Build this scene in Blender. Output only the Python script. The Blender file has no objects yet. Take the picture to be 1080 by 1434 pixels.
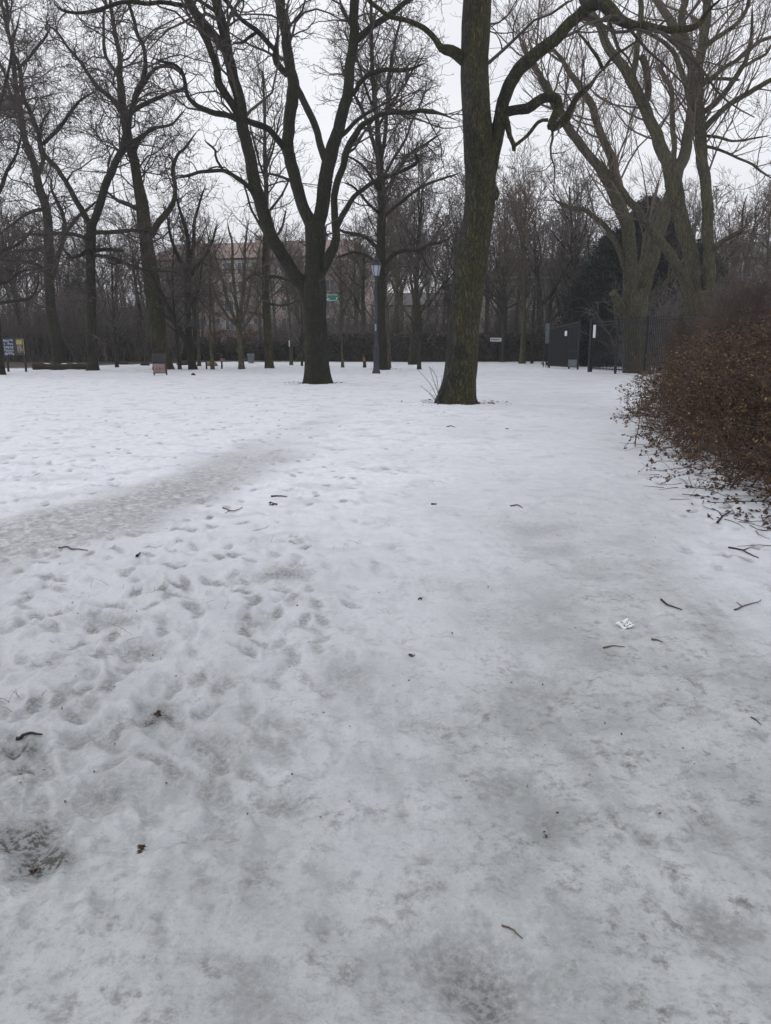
import bpy, math, random
import numpy as np
from mathutils import Vector, Matrix

SC = bpy.context.scene
COL = SC.collection
rad = math.radians

# ------------------------------------------------------------------ camera
FPX, CX, CY, HC, PITCH = 1078.0, 540.0, 717.0, 1.5, rad(12.5)
cam_d = bpy.data.cameras.new("camera")
cam = bpy.data.objects.new("camera", cam_d)
COL.objects.link(cam)
cam.location = (0, 0, HC)
cam.rotation_euler = (rad(90) - PITCH, 0, 0)
cam_d.sensor_fit = 'VERTICAL'
cam_d.sensor_height = 24.0
cam_d.lens = FPX / 1434.0 * 24.0
cam_d.clip_start = 0.05
cam_d.clip_end = 4000
SC.camera = cam

# ------------------------------------------------------------------ world: overcast daylight
SUN_EL, SUN_AZ = rad(35), rad(-60)
w = bpy.data.worlds.new("World")
SC.world = w
w.use_nodes = True
nt = w.node_tree
nt.nodes.clear()
out = nt.nodes.new('ShaderNodeOutputWorld')
bg1 = nt.nodes.new('ShaderNodeBackground')
sky = nt.nodes.new('ShaderNodeTexSky')
sky.sky_type = 'NISHITA'
sky.sun_disc = False
sky.sun_elevation = SUN_EL
sky.sun_rotation = SUN_AZ
sky.air_density = 1.0
sky.dust_density = 4.0
bg1.inputs[1].default_value = 0.05
nt.links.new(sky.outputs[0], bg1.inputs[0])
bg2 = nt.nodes.new('ShaderNodeBackground')          # the closed cloud cover
tc = nt.nodes.new('ShaderNodeTexCoord')
mp = nt.nodes.new('ShaderNodeMapping')
mp.inputs['Scale'].default_value = (1, 1, 2.5)
nz = nt.nodes.new('ShaderNodeTexNoise')
nz.inputs['Scale'].default_value = 1.6
nz.inputs['Detail'].default_value = 5
cr = nt.nodes.new('ShaderNodeValToRGB')
cr.color_ramp.elements[0].position = 0.3
cr.color_ramp.elements[0].color = (0.70, 0.715, 0.765, 1)
cr.color_ramp.elements[1].position = 0.7
cr.color_ramp.elements[1].color = (0.86, 0.87, 0.91, 1)
nt.links.new(tc.outputs['Generated'], mp.inputs[0])
nt.links.new(mp.outputs[0], nz.inputs[0])
nt.links.new(nz.outputs[0], cr.inputs[0])
nt.links.new(cr.outputs[0], bg2.inputs[0])
bg2.inputs[1].default_value = 1.24
mix = nt.nodes.new('ShaderNodeMixShader')
mix.inputs[0].default_value = 0.94
nt.links.new(bg1.outputs[0], mix.inputs[1])
nt.links.new(bg2.outputs[0], mix.inputs[2])
nt.links.new(mix.outputs[0], out.inputs[0])

sun_d = bpy.data.lights.new("sun", 'SUN')
sun_d.energy = 0.5
sun_d.angle = rad(25)
sun_d.color = (1.0, 0.97, 0.93)
sun = bpy.data.objects.new("sun", sun_d)
COL.objects.link(sun)
sun.rotation_euler = (rad(90) - SUN_EL, 0, -SUN_AZ + math.pi)
sun.location = (0, 0, 60)

SC.view_settings.view_transform = 'Standard'
SC.view_settings.look = 'None'
SC.view_settings.exposure = 0
SC.view_settings.gamma = 1
SC.render.film_transparent = False
SC.cycles.max_bounces = 5
SC.cycles.diffuse_bounces = 3
SC.cycles.use_denoising = True
SC.cycles.volume_bounces = 0

# ------------------------------------------------------------------ pixel -> world
cp, sp = math.cos(PITCH), math.sin(PITCH)
def ray(x, y):
    a = (x - CX) / FPX; b = (CY - y) / FPX
    return np.array([a, cp + b * sp, -sp + b * cp])
def at(x, y, Y):
    d = ray(x, y); t = Y / d[1]
    return np.array([0, 0, HC]) + d * t
def gnd(x, y):
    d = ray(x, y); t = -HC / d[2]
    return np.array([0, 0, HC]) + d * t

# ------------------------------------------------------------------ noise
def _h(ix, iy, s):
    n = (ix.astype(np.int64) * 374761393 + iy.astype(np.int64) * 668265263 + s * 974634777) & 0x7fffffff
    n = ((n ^ (n >> 13)) * 1274126177) & 0x7fffffff
    n = (n ^ (n >> 16)) & 0xffff
    return n / 65535.0
def vn(x, y, s=0):
    ix = np.floor(x); iy = np.floor(y); fx = x - ix; fy = y - iy
    fx = fx * fx * fx * (fx * (fx * 6 - 15) + 10); fy = fy * fy * fy * (fy * (fy * 6 - 15) + 10)
    a = _h(ix, iy, s); b = _h(ix + 1, iy, s); c = _h(ix, iy + 1, s); d = _h(ix + 1, iy + 1, s)
    return (a * (1 - fx) + b * fx) * (1 - fy) + (c * (1 - fx) + d * fx) * fy
def fbm(x, y, s=0, o=4):
    v = 0; a = 0.5; t = 0
    for k in range(o):
        v = v + a * vn(x, y, s + k * 17); t += a; a *= 0.5
        x, y = x * 1.9 * 0.8 - y * 1.9 * 0.6 + 5.2, x * 1.9 * 0.6 + y * 1.9 * 0.8 + 1.3
    return v / t
def sstep(a, b, x):
    t = np.clip((x - a) / (b - a), 0, 1); return t * t * (3 - 2 * t)

# ------------------------------------------------------------------ materials
def new_mat(name):
    m = bpy.data.materials.new(name); m.use_nodes = True
    n = m.node_tree
    b = n.nodes['Principled BSDF']
    return m, n, b
def N(n, t, **kw):
    o = n.nodes.new(t)
    for k, v in kw.items():
        o.inputs[k.replace('_', ' ')].default_value = v
    return o
def ramp(n, stops):
    r = n.nodes.new('ShaderNodeValToRGB')
    e = r.color_ramp.elements
    while len(e) < len(stops): e.new(0.5)
    for i, (p, c) in enumerate(stops):
        e[i].position = p; e[i].color = (*c, 1)
    return r
def plain(name, c, rough=0.7, metal=0.0, var=0.25, scale=8.0, bump=0.0):
    m, n, b = new_mat(name)
    tc = n.nodes.new('ShaderNodeTexCoord')
    z = N(n, 'ShaderNodeTexNoise', Scale=scale, Detail=5.0)
    n.links.new(tc.outputs['Object'], z.inputs['Vector'])
    r = ramp(n, [(0.3, tuple(v * (1 - var) for v in c)), (0.7, tuple(min(1, v * (1 + var)) for v in c))])
    n.links.new(z.outputs[0], r.inputs[0])
    n.links.new(r.outputs[0], b.inputs['Base Color'])
    b.inputs['Roughness'].default_value = rough
    b.inputs['Metallic'].default_value = metal
    if bump:
        bp = N(n, 'ShaderNodeBump', Strength=bump, Distance=0.02)
        n.links.new(z.outputs[0], bp.inputs['Height']); n.links.new(bp.outputs[0], b.inputs['Normal'])
    return m
def bark(name, dark, light, moss, moss_amt=0.5, scale=14.0, bump=0.9, zs=0.14, side=(-0.2, -0.6, 0.2), detail=6.0):
    m, n, b = new_mat(name)
    L = n.links.new
    tc = n.nodes.new('ShaderNodeTexCoord')
    mp = n.nodes.new('ShaderNodeMapping'); mp.inputs['Scale'].default_value = (1, 1, zs)
    L(tc.outputs['Object'], mp.inputs[0])
    z1 = N(n, 'ShaderNodeTexNoise', Scale=scale, Detail=detail, Roughness=0.62, Distortion=0.35)
    L(mp.outputs[0], z1.inputs['Vector'])
    zb = N(n, 'ShaderNodeTexNoise', Scale=scale * 2.1, Detail=4.0, Roughness=0.6, Distortion=0.8)
    L(mp.outputs[0], zb.inputs['Vector'])
    sb = n.nodes.new('ShaderNodeMath'); sb.operation = 'SUBTRACT'; sb.inputs[1].default_value = 0.5
    L(zb.outputs[0], sb.inputs[0])
    ab = n.nodes.new('ShaderNodeMath'); ab.operation = 'ABSOLUTE'; L(sb.outputs[0], ab.inputs[0])
    vr = ramp(n, [(0.0, (0, 0, 0)), (0.11, (1, 1, 1))])
    L(ab.outputs[0], vr.inputs[0])
    mul = n.nodes.new('ShaderNodeMath'); mul.operation = 'MULTIPLY'
    L(z1.outputs[0], mul.inputs[0]); L(vr.outputs[0], mul.inputs[1])
    r = ramp(n, [(0.05, tuple(v * 0.4 for v in dark)), (0.38, dark), (0.68, light)])
    L(mul.outputs[0], r.inputs[0])
    z2 = N(n, 'ShaderNodeTexNoise', Scale=1.1, Detail=6.0, Roughness=0.65)
    L(tc.outputs['Object'], z2.inputs['Vector'])
    ge = n.nodes.new('ShaderNodeNewGeometry')
    dt = n.nodes.new('ShaderNodeVectorMath'); dt.operation = 'DOT_PRODUCT'
    dt.inputs[1].default_value = side
    L(ge.outputs['Normal'], dt.inputs[0])
    ad = n.nodes.new('ShaderNodeMath'); ad.operation = 'MULTIPLY_ADD'
    ad.inputs[1].default_value = 0.28
    L(dt.outputs['Value'], ad.inputs[0]); L(z2.outputs[0], ad.inputs[2])
    mr = ramp(n, [(0.60 - moss_amt * 0.25, (0, 0, 0)), (0.76 - moss_amt * 0.2, (1, 1, 1))])
    L(ad.outputs[0], mr.inputs[0])
    m2 = n.nodes.new('ShaderNodeMath'); m2.operation = 'MULTIPLY'; m2.inputs[1].default_value = 0.85
    L(mr.outputs[0], m2.inputs[0])
    m3 = n.nodes.new('ShaderNodeMath'); m3.operation = 'MULTIPLY'
    vr2 = ramp(n, [(0.15, (0.25, 0.25, 0.25)), (0.5, (1, 1, 1))])
    L(mul.outputs[0], vr2.inputs[0])
    L(m2.outputs[0], m3.inputs[0]); L(vr2.outputs[0], m3.inputs[1])
    mx = n.nodes.new('ShaderNodeMixRGB'); mx.inputs[2].default_value = (*moss, 1)
    L(m3.outputs[0], mx.inputs[0]); L(r.outputs[0], mx.inputs[1])
    # pale lichen flecks
    z3 = N(n, 'ShaderNodeTexNoise', Scale=9.0, Detail=8.0, Roughness=0.8)
    L(tc.outputs['Object'], z3.inputs['Vector'])
    lr = ramp(n, [(0.66, (0, 0, 0)), (0.72, (0.6, 0.6, 0.6))])
    L(z3.outputs[0], lr.inputs[0])
    mx2 = n.nodes.new('ShaderNodeMixRGB'); mx2.inputs[2].default_value = (0.16, 0.18, 0.14, 1)
    L(lr.outputs[0], mx2.inputs[0]); L(mx.outputs[0], mx2.inputs[1])
    L(mx2.outputs[0], b.inputs['Base Color'])
    b.inputs['Roughness'].default_value = 0.9
    bp = N(n, 'ShaderNodeBump', Strength=bump, Distance=0.14)
    L(mul.outputs[0], bp.inputs['Height']); L(bp.outputs[0], b.inputs['Normal'])
    return m

M = {}
M['bark_moss'] = bark('bark_moss', (0.026, 0.024, 0.017), (0.13, 0.125, 0.09), (0.135, 0.125, 0.034), 1.0, 15.0, 1.0, side=(0.7, -0.25, 0.1))
M['bark_dark'] = bark('bark_dark', (0.018, 0.016, 0.012), (0.078, 0.068, 0.05), (0.06, 0.062, 0.02), 0.5, 16.0, 1.0)
M['bark_far'] = bark('bark_far', (0.03, 0.029, 0.023), (0.072, 0.068, 0.052), (0.06, 0.065, 0.026), 0.55, 12.0, 0.8)
M['bark_olive'] = bark('bark_olive', (0.075, 0.068, 0.048), (0.21, 0.19, 0.14), (0.14, 0.132, 0.066), 0.5, 9.0, 0.7)
M['twig'] = plain('twig', (0.058, 0.046, 0.04), 0.85)
M['twig_brown'] = plain('twig_brown', (0.12, 0.092, 0.075), 0.85)
M['twig_grey'] = plain('twig_grey', (0.13, 0.114, 0.105), 0.85)
M['twig_red'] = plain('twig_red', (0.085, 0.055, 0.038), 0.85)
M['scrub_red'] = plain('scrub_red', (0.085, 0.057, 0.045), 0.85)
M['iron'] = plain('iron', (0.018, 0.02, 0.023), 0.5, 0.3)
M['iron_grey'] = plain('iron_grey', (0.035, 0.038, 0.045), 0.55, 0.2)

def leaf_mat(name, stops):
    m, n, b = new_mat(name)
    a = n.nodes.new('ShaderNodeAttribute'); a.attribute_name = 'rnd'
    r = ramp(n, stops)
    n.links.new(a.outputs['Fac'], r.inputs[0]); n.links.new(r.outputs[0], b.inputs['Base Color'])
    b.inputs['Roughness'].default_value = 0.7
    return m
M['bush_leaf'] = leaf_mat('bush_leaf', [(0.0, (0.02, 0.010, 0.006)), (0.35, (0.05, 0.024, 0.012)), (0.65, (0.10, 0.048, 0.02)), (0.85, (0.11, 0.068, 0.024)), (1.0, (0.30, 0.17, 0.065))])
M['dead_leaf'] = leaf_mat('dead_leaf', [(0.0, (0.02, 0.012, 0.008)), (0.5, (0.05, 0.027, 0.016)), (1.0, (0.12, 0.065, 0.034))])
M['seed'] = leaf_mat('seed', [(0.0, (0.03, 0.02, 0.016)), (1.0, (0.085, 0.05, 0.036))])
M['needle'] = leaf_mat('needle', [(0.0, (0.004, 0.006, 0.005)), (1.0, (0.011, 0.016, 0.011))])
M['hedge'] = leaf_mat('hedge', [(0.0, (0.04, 0.034, 0.03)), (1.0, (0.085, 0.072, 0.064))])

# ------------------------------------------------------------------ object helpers
def tag(o, label=None, cat=None, group=None, kind=None):
    if label: o['label'] = label
    if cat: o['category'] = cat
    if group: o['group'] = group
    if kind: o['kind'] = kind
    return o
def empty(name, loc, label, cat, group=None, rz=0.0):
    o = bpy.data.objects.new(name, None); COL.objects.link(o)
    o.location = loc; o.rotation_euler = (0, 0, rz); o.empty_display_size = 0.3
    return tag(o, label, cat, group)

class Acc:
    """collects quads / tris as numpy blocks and links them as one mesh object"""
    def __init__(s): s.v = []; s.f = []; s.n = 0; s.r = []; s.sm = []
    def add(s, V, F, rnd=None, smooth=True):
        V = np.asarray(V, float).reshape(-1, 3); F = np.asarray(F, np.int64)
        s.v.append(V); s.f.append(F + s.n); s.n += len(V)
        s.r.append(np.zeros(len(V)) if rnd is None else np.asarray(rnd, float))
        s.sm.append(np.full(len(F), smooth))
    def build(s, name, mat, parent=None, origin=None):
        me = bpy.data.meshes.new(name)
        V = np.concatenate(s.v)
        if origin is not None: V = V - np.asarray(origin)[None]
        me.vertices.add(len(V)); me.vertices.foreach_set('co', V.astype(np.float32).ravel())
        tot = [f.shape[1] for f in s.f for _ in range(1)]
        li = np.concatenate([f.ravel() for f in s.f])
        cnt = np.concatenate([np.full(len(f), f.shape[1]) for f in s.f])
        st = np.concatenate([[0], np.cumsum(cnt)[:-1]])
        me.loops.add(len(li)); me.loops.foreach_set('vertex_index', li.astype(np.int32))
        me.polygons.add(len(cnt)); me.polygons.foreach_set('loop_start', st.astype(np.int32))
        me.polygons.foreach_set('loop_total', cnt.astype(np.int32))
        me.polygons.foreach_set('use_smooth', np.concatenate(s.sm))
        at_ = me.attributes.new('rnd', 'FLOAT', 'POINT')
        at_.data.foreach_set('value', np.concatenate(s.r).astype(np.float32))
        me.update(calc_edges=True)
        me.materials.append(mat)
        o = bpy.data.objects.new(name, me); COL.objects.link(o)
        if parent is not None: o.parent = parent
        elif origin is not None: o.location = origin
        return o
    # simple solids
    def box(s, c, d, rz=0.0, tilt=0.0):
        x, y, z = [v / 2 for v in d]
        V = np.array([[sx * x, sy * y, sz * z] for sz in (-1, 1) for sy in (-1, 1) for sx in (-1, 1)])
        if tilt: V = V @ np.array(Matrix.Rotation(tilt, 3, 'X')).T
        if rz: V = V @ np.array(Matrix.Rotation(rz, 3, 'Z')).T
        F = [[0, 2, 3, 1], [4, 5, 7, 6], [0, 1, 5, 4], [2, 6, 7, 3], [0, 4, 6, 2], [1, 3, 7, 5]]
        s.add(V + np.array(c), F, smooth=False)
    def lathe(s, c, prof, n=16, smooth=True):
        K = len(prof); a = np.arange(n) * 2 * math.pi / n
        V = np.array([[r * math.cos(t), r * math.sin(t), z] for r, z in prof for t in a]) + np.array(c)
        F = [[k * n + i, k * n + (i + 1) % n, (k + 1) * n + (i + 1) % n, (k + 1) * n + i] for k in range(K - 1) for i in range(n)]
        s.add(V, F, smooth=smooth)

def tubes(acc, P, R, S=3, ref=None, lump=0.0, seed=0):
    P = np.asarray(P, float); R = np.asarray(R, float)
    if P.ndim == 2: P = P[None]; R = R[None]
    n, K, _ = P.shape
    T = np.gradient(P, axis=1); T /= np.linalg.norm(T, axis=2, keepdims=True) + 1e-9
    if ref is None:
        mt = P[:, -1] - P[:, 0]
        ref = np.zeros_like(mt); ref[np.arange(n), np.argmin(np.abs(mt), axis=1)] = 1.0
    else:
        ref = np.tile(np.array(ref, float), (n, 1))
    U = np.cross(T, ref[:, None, :]); U /= np.linalg.norm(U, axis=2, keepdims=True) + 1e-9
    W = np.cross(T, U)
    a = np.arange(S) * 2 * math.pi / S
    rr = np.repeat(R[:, :, None], S, axis=2)
    if lump:
        ln = np.cumsum(np.linalg.norm(np.diff(P, axis=1, prepend=P[:, :1]), axis=2), axis=1)
        ca = np.cos(a)[None, None]; sa = np.sin(a)[None, None]; L_ = ln[:, :, None]
        nn = fbm(ca * 1.3 + L_ * 0.9 + seed, sa * 1.3 + L_ * 1.1 + 7, seed, 3) - 0.5
        n2 = fbm(ca * 5 + L_ * 0.7, sa * 5 - L_ * 0.6 + seed, seed + 3, 2) - 0.5
        rr = rr * (1 + lump * (1.6 * nn + 0.8 * n2))
    V = P[:, :, None, :] + rr[..., None] * (np.cos(a)[None, None, :, None] * U[:, :, None, :] + np.sin(a)[None, None, :, None] * W[:, :, None, :])
    base = (np.arange(n) * K * S)[:, None, None] + (np.arange(K - 1) * S)[None, :, None]
    i = np.arange(S)[None, None, :]; j = (np.arange(S) + 1) % S; j = j[None, None, :]
    F = np.stack([base + i, base + S + i, base + S + j, base + j], axis=-1).reshape(-1, 4)
    acc.add(V.reshape(-1, 3), F)

def spawn(P, R, dens, rng, ratio=0.45, lmin=0.1, lmax=9, ang=(0.5, 1.0), K=5, wander=0.2, up=0.05, t0=0.15, rf=0.6, rmin=0.004, taper=0.75, droop=0.0):
    """children of N parent paths, all at once"""
    P = np.asarray(P); n, K0, _ = P.shape
    Ls = np.linalg.norm(np.diff(P, axis=1), axis=2).sum(1)
    m = rng.poisson(np.maximum(Ls * dens, 0.01)); m = np.minimum(m, 60)
    idx = np.repeat(np.arange(n), m); c = len(idx)
    t = t0 + (1 - t0) * rng.random(c) ** 0.85
    f = t * (K0 - 1); i = np.minimum(f.astype(int), K0 - 2); fr = (f - i)[:, None]
    pos = P[idx, i] * (1 - fr) + P[idx, i + 1] * fr
    r0 = (R[idx, i] * (1 - fr[:, 0]) + R[idx, i + 1] * fr[:, 0])
    T = P[idx, i + 1] - P[idx, i]; T /= np.linalg.norm(T, axis=1, keepdims=True) + 1e-9
    q = rng.normal(size=(c, 3)); q -= (q * T).sum(1, keepdims=True) * T
    q /= np.linalg.norm(q, axis=1, keepdims=True) + 1e-9
    a = rng.uniform(ang[0], ang[1], c)[:, None]
    d = T * np.cos(a) + q * np.sin(a)
    L = np.clip(Ls[idx] * ratio * rng.uniform(0.45, 1.15, c) * (1.15 - 0.6 * t), lmin, lmax)
    r = np.maximum(np.minimum(r0 * rf * rng.uniform(0.6, 1.0, c), L * 0.02 + 0.003), rmin)
    out = np.zeros((c, K, 3)); out[:, 0] = pos
    st = (L / (K - 1))[:, None]
    for k in range(1, K):
        d = d + rng.normal(size=(c, 3)) * wander
        d[:, 2] += up - droop * k / K
        d /= np.linalg.norm(d, axis=1, keepdims=True) + 1e-9
        pos = pos + d * st
        out[:, k] = pos
    rr = np.maximum(r[:, None] * (1 - taper * np.linspace(0, 1, K)[None]), rmin * 0.7)
    return out, rr

def resample(pts, K, jit=0.0, rng=None):
    pts = np.asarray(pts, float); n = len(pts)
    Q = np.vstack([2 * pts[0] - pts[1], pts, 2 * pts[-1] - pts[-2]])
    dl = np.linalg.norm(np.diff(pts[:, :2], axis=0), axis=1); cum = np.concatenate([[0], np.cumsum(dl)])
    s = np.linspace(0, cum[-1], K)
    i = np.clip(np.searchsorted(cum, s, side='right') - 1, 0, n - 2)
    t = ((s - cum[i]) / np.maximum(dl[i], 1e-6))[:, None]
    p0, p1, p2, p3 = Q[i], Q[i + 1], Q[i + 2], Q[i + 3]
    o = 0.5 * ((2 * p1) + (-p0 + p2) * t + (2 * p0 - 5 * p1 + 4 * p2 - p3) * t * t + (-p0 + 3 * p1 - 3 * p2 + p3) * t ** 3)
    return o

def leaves(acc, C, rng, size=0.03, aspect=1.8, flat=0.0):
    n = len(C)
    a = rng.normal(size=(n, 3)); 
    if flat: a[:, 2] *= (1 - flat)
    a /= np.linalg.norm(a, axis=1, keepdims=True) + 1e-9
    b = rng.normal(size=(n, 3))
    if flat: b[:, 2] *= (1 - flat)
    b -= (b * a).sum(1, keepdims=True) * a; b /= np.linalg.norm(b, axis=1, keepdims=True) + 1e-9
    s = size * rng.uniform(0.5, 1.3, n)[:, None]
    c = np.cross(a, b) * s * 0.25
    V = np.stack([C - a * s * aspect * 0.5, C + b * s * 0.5 + c, C + a * s * aspect * 0.5, C - b * s * 0.5 + c], axis=1)
    F = np.arange(n * 4).reshape(n, 4)
    acc.add(V.reshape(-1, 3), F, np.repeat(rng.random(n), 4), smooth=False)

# ------------------------------------------------------------------ ground
def gpoly(pts): return np.array([gnd(x, y)[:2] for x, y in pts])
def dist_poly(X, Y, poly):
    best = np.full(X.shape, 1e9)
    for (ax, ay), (bx, by) in zip(poly[:-1], poly[1:]):
        dx, dy = bx - ax, by - ay
        t = np.clip(((X - ax) * dx + (Y - ay) * dy) / (dx * dx + dy * dy), 0, 1)
        best = np.minimum(best, np.hypot(X - ax - t * dx, Y - ay - t * dy))
    return best
ICE = gpoly([(-260, 812), (-80, 775), (60, 745), (190, 706), (300, 668), (390, 622), (480, 574), (560, 542), (640, 523)])
PATHL = gpoly([(330, 2600), (370, 1434), (400, 1200), (430, 1000), (470, 850), (540, 720), (600, 620), (650, 560), (720, 520), (740, 512)])
PATHR = gpoly([(1500, 1200), (1250, 980), (1080, 850), (985, 750), (920, 660), (880, 585), (850, 540), (828, 518)])
def interp_x(poly, Y):
    o = np.argsort(poly[:, 1]); return np.interp(Y, poly[o, 1], poly[o, 0])
def build_ground():
    rng = np.random.default_rng(5)
    ya = [1.0]
    while ya[-1] < 62: ya.append(ya[-1] * 1.0072)
    yb = []
    y = ya[-1]
    while y < 620: y *= 1.12; yb.append(y)
    ys = np.array([-120, -60, -30, -15, -8, -4, -2, -1, -0.3, 0.2, 0.5, 0.7, 0.85] + ya + yb)
    ui = np.linspace(-0.60, 0.60, 620)
    uo = np.array([0.62, 0.66, 0.72, 0.8, 0.95, 1.2, 1.6, 2.4, 4, 7, 12])
    us = np.concatenate([-uo[::-1], ui, uo])
    U, Yg = np.meshgrid(us, ys)
    X = np.clip(U * (np.maximum(Yg, 1.0) + 1.2), -600, 600)
    ice = np.exp(-(dist_poly(X, Yg, ICE) / (0.42 + 0.75 * fbm(X * 0.9, Yg * 0.9, 3) + 0.25 * fbm(X * 3, Yg * 3, 4))) ** 2)
    ice = np.clip(ice * (0.75 + 0.6 * fbm(X * 1.6, Yg * 1.6, 9)), 0, 1) * (0.6 + 0.6 * fbm(X * 0.55, Yg * 0.55, 13)) * (1 - 0.62 * sstep(7, 13, Yg)) * (1 - 0.8 * sstep(13, 30, Yg))
    xl = interp_x(PATHL, Yg); xr = interp_x(PATHR, Yg)
    wob = (fbm(X * 0.8, Yg * 0.8, 21) - 0.5) * 1.4
    soft = 0.25 + 0.05 * np.maximum(Yg, 0)
    path = sstep(-soft, soft, X - xl + wob) * sstep(-soft, soft, xr - X + wob * 0.5)
    near = np.clip(1.2 - Yg / 6.6, 0, 1)
    pathc = sstep(-0.5, 1.0, (X - xl) / (0.5 + 0.22 * np.maximum(Yg, 0)) + wob * 0.8) * sstep(-soft, soft, xr - X + wob * 0.5)
    # relief
    lawn = 1 - path
    z = (fbm(X * 0.12, Yg * 0.12, 31, 2) - 0.5) * 0.10 * sstep(4, 25, np.abs(Yg))
    lump = fbm(X * 2.6, Yg * 2.6, 41, 3) - 0.5
    lump2 = fbm(X * 6.5, Yg * 6.5, 51, 3) - 0.5
    lump3 = fbm(X * 20, Yg * 20, 61, 3) - 0.5
    fade2 = 1 - sstep(18, 40, Yg); fade3 = 1 - sstep(5, 12, Yg)
    amp = 0.38 + 0.85 * lawn
    ridge = 1 - np.abs(fbm(X * 2.2 + Yg * 1.0, Yg * 2.0 - X * 1.6, 46, 3) * 2 - 1) * 2.2
    z = z + ridge * 0.011 * lawn * (1 - sstep(6, 14, Yg)) + lump * 0.042 * amp + lump2 * 0.026 * amp * fade2 + lump3 * 0.005 * fade3 * (0.6 + 0.6 * lawn)
    dirt_shade = np.zeros_like(X)
    # footprints pressed into the snow
    zf = np.zeros_like(X)
    feet = []
    for k in range(4200):
        yy = 1.5 * (22.0 / 1.5) ** rng.random()
        uu = rng.uniform(-0.58, 0.58)
        xx = uu * (yy + 1.2)
        pl = float(interp_x(PATHL, np.array([yy]))[0])
        if xx > pl + 0.5 and rng.random() < 0.55: continue
        feet.append((xx, yy, rng.normal(0.35 if xx < pl + 0.6 else 0.1, 0.45)))
    ysc = ys
    for (fx, fy, fa) in feet:
        i0, i1 = np.searchsorted(ysc, fy - 0.3), np.searchsorted(ysc, fy + 0.3)
        Xs = X[i0:i1]; Ys = Yg[i0:i1]
        j = np.searchsorted(us, [(fx - 0.35) / (fy + 1.2), (fx + 0.35) / (fy + 1.2)])
        j0, j1 = max(j[0] - 2, 0), j[1] + 2
        Xs = Xs[:, j0:j1] - fx; Ys = Ys[:, j0:j1] - fy
        c_, s_ = math.cos(fa), math.sin(fa)
        a = Xs * c_ + Ys * s_; b = -Xs * s_ + Ys * c_
        wd = 0.043 - 0.011 * np.sign(b) * np.minimum(np.abs(b) / 0.1, 1)
        d = np.sqrt((a / wd) ** 2 + (b / 0.11) ** 2)
        dep = rng.uniform(0.35, 1.0) * 0.019
        prof = -dep * (1 - sstep(0.55, 1.15, d)) + dep * 0.28 * np.exp(-((d - 1.35) / 0.22) ** 2)
        zf[i0:i1, j0:j1] += prof
        dirt_shade[i0:i1, j0:j1] = np.maximum(dirt_shade[i0:i1, j0:j1], (1 - sstep(0.4, 1.2, d)) * rng.uniform(0.05, 0.6) ** 1.3)  # greys each dent: slush, plus painted-in shade the shallow relief lacks
    fp = (1 - 0.62 * path) * sstep(1.2, 2.8, Yg)
    z = z + np.clip(zf, -0.03, 0.012) * (0.12 + 0.75 * fp)
    dirt_shade = dirt_shade * (0.08 + 0.95 * fp)
    # melted hollows with the ground showing through
    for (px, py, s, dd) in [(30, 1172, .16, .8), (62, 1200, .10, 1.0), (218, 1005, .09, .95), (25, 1052, .10, .8), (36, 1078, .05, .8), (140, 1115, .16, .45), (190, 905, .16, .5),
                           (160, 865, .17, .5), (112, 1035, .10, .5), (490, 940, .16, .35), (395, 1125, .10, .45), (680, 1380, .14, .6), (360, 1395, .12, .4), (375, 1010, .09, .4), (560, 1340, .16, .3),
                           (400, 803, .25, .5), (745, 965, .22, .35), (1010, 1300, .10, .5), (985, 1270, .08, .45), (710, 1100, .14, .45), (770, 1145, .12, .5), (755, 740, .4, .3), (960, 935, .14, .3), (905, 1170, .05, .5),
                           (660, 1355, .18, .55), (745, 1370, .12, .4), (355, 870, .15, .4), (810, 800, .3, .25), (700, 860, .3, .25), (770, 770, .35, .25), (1005, 1160, .1, .35), (580, 1010, .16, .3), (300, 1110, .12, .3)]:
        g = gnd(px, py)
        d = np.hypot(X - g[0], (Yg - g[1])) / s
        msk = np.exp(-(d * (0.65 + 0.9 * fbm(X * 12, Yg * 12, 77, 3))) ** 2)
        dirt_shade = np.maximum(dirt_shade, msk * dd)
        z = z - msk * 0.02 * (0.5 + dd)
    z = z * (1 - 0.6 * ice) + ice * lump3 * 0.012 - ice * 0.012
    for (tx, ty, tr_) in [(642, 566, 0.62), (445, 538, 0.62), (537, 518, 0.5), (228, 517, 0.6), (130, 518, 0.45)]:
        g = gnd(tx, ty); d = np.hypot(X - g[0], Yg - g[1]) / tr_
        d = d * (0.7 + 0.6 * fbm(X * 5, Yg * 5, 88, 3))
        dirt_shade = np.maximum(dirt_shade, 0.75 * np.exp(-(d / 0.95) ** 4)); z = z + 0.035 * np.exp(-((d - 1.5) / 0.5) ** 2) - 0.02 * np.exp(-d ** 4)
    dirt_shade = np.clip(dirt_shade, 0, 1)
    edge = np.interp(X / np.maximum(Yg, 1), [-0.5, -0.36, -0.22, 0.0, 0.2, 0.28, 0.5], [43, 50, 57, 57.5, 58, 75, 75])
    wood = sstep(-0.4, 0.8, Yg - edge - (fbm(X * 0.6, Yg * 0.6, 99) - 0.5) * 3)
    z = z + wood * 0.03
    zf_ok = np.where(Yg > 70, 0.0, z)
    V = np.stack([X, Yg, zf_ok], -1)
    R_, C_ = X.shape
    i = np.arange(R_ - 1)[:, None] * C_ + np.arange(C_ - 1)[None]
    F = np.stack([i, i + 1, i + C_ + 1, i + C_], -1).reshape(-1, 4)
    acc = Acc(); acc.add(V.reshape(-1, 3), F)
    m, n, b = new_mat('snow'); L = n.links.new
    def att(nm):
        a = n.nodes.new('ShaderNodeAttribute'); a.attribute_name = nm; return a.outputs['Fac']
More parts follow.
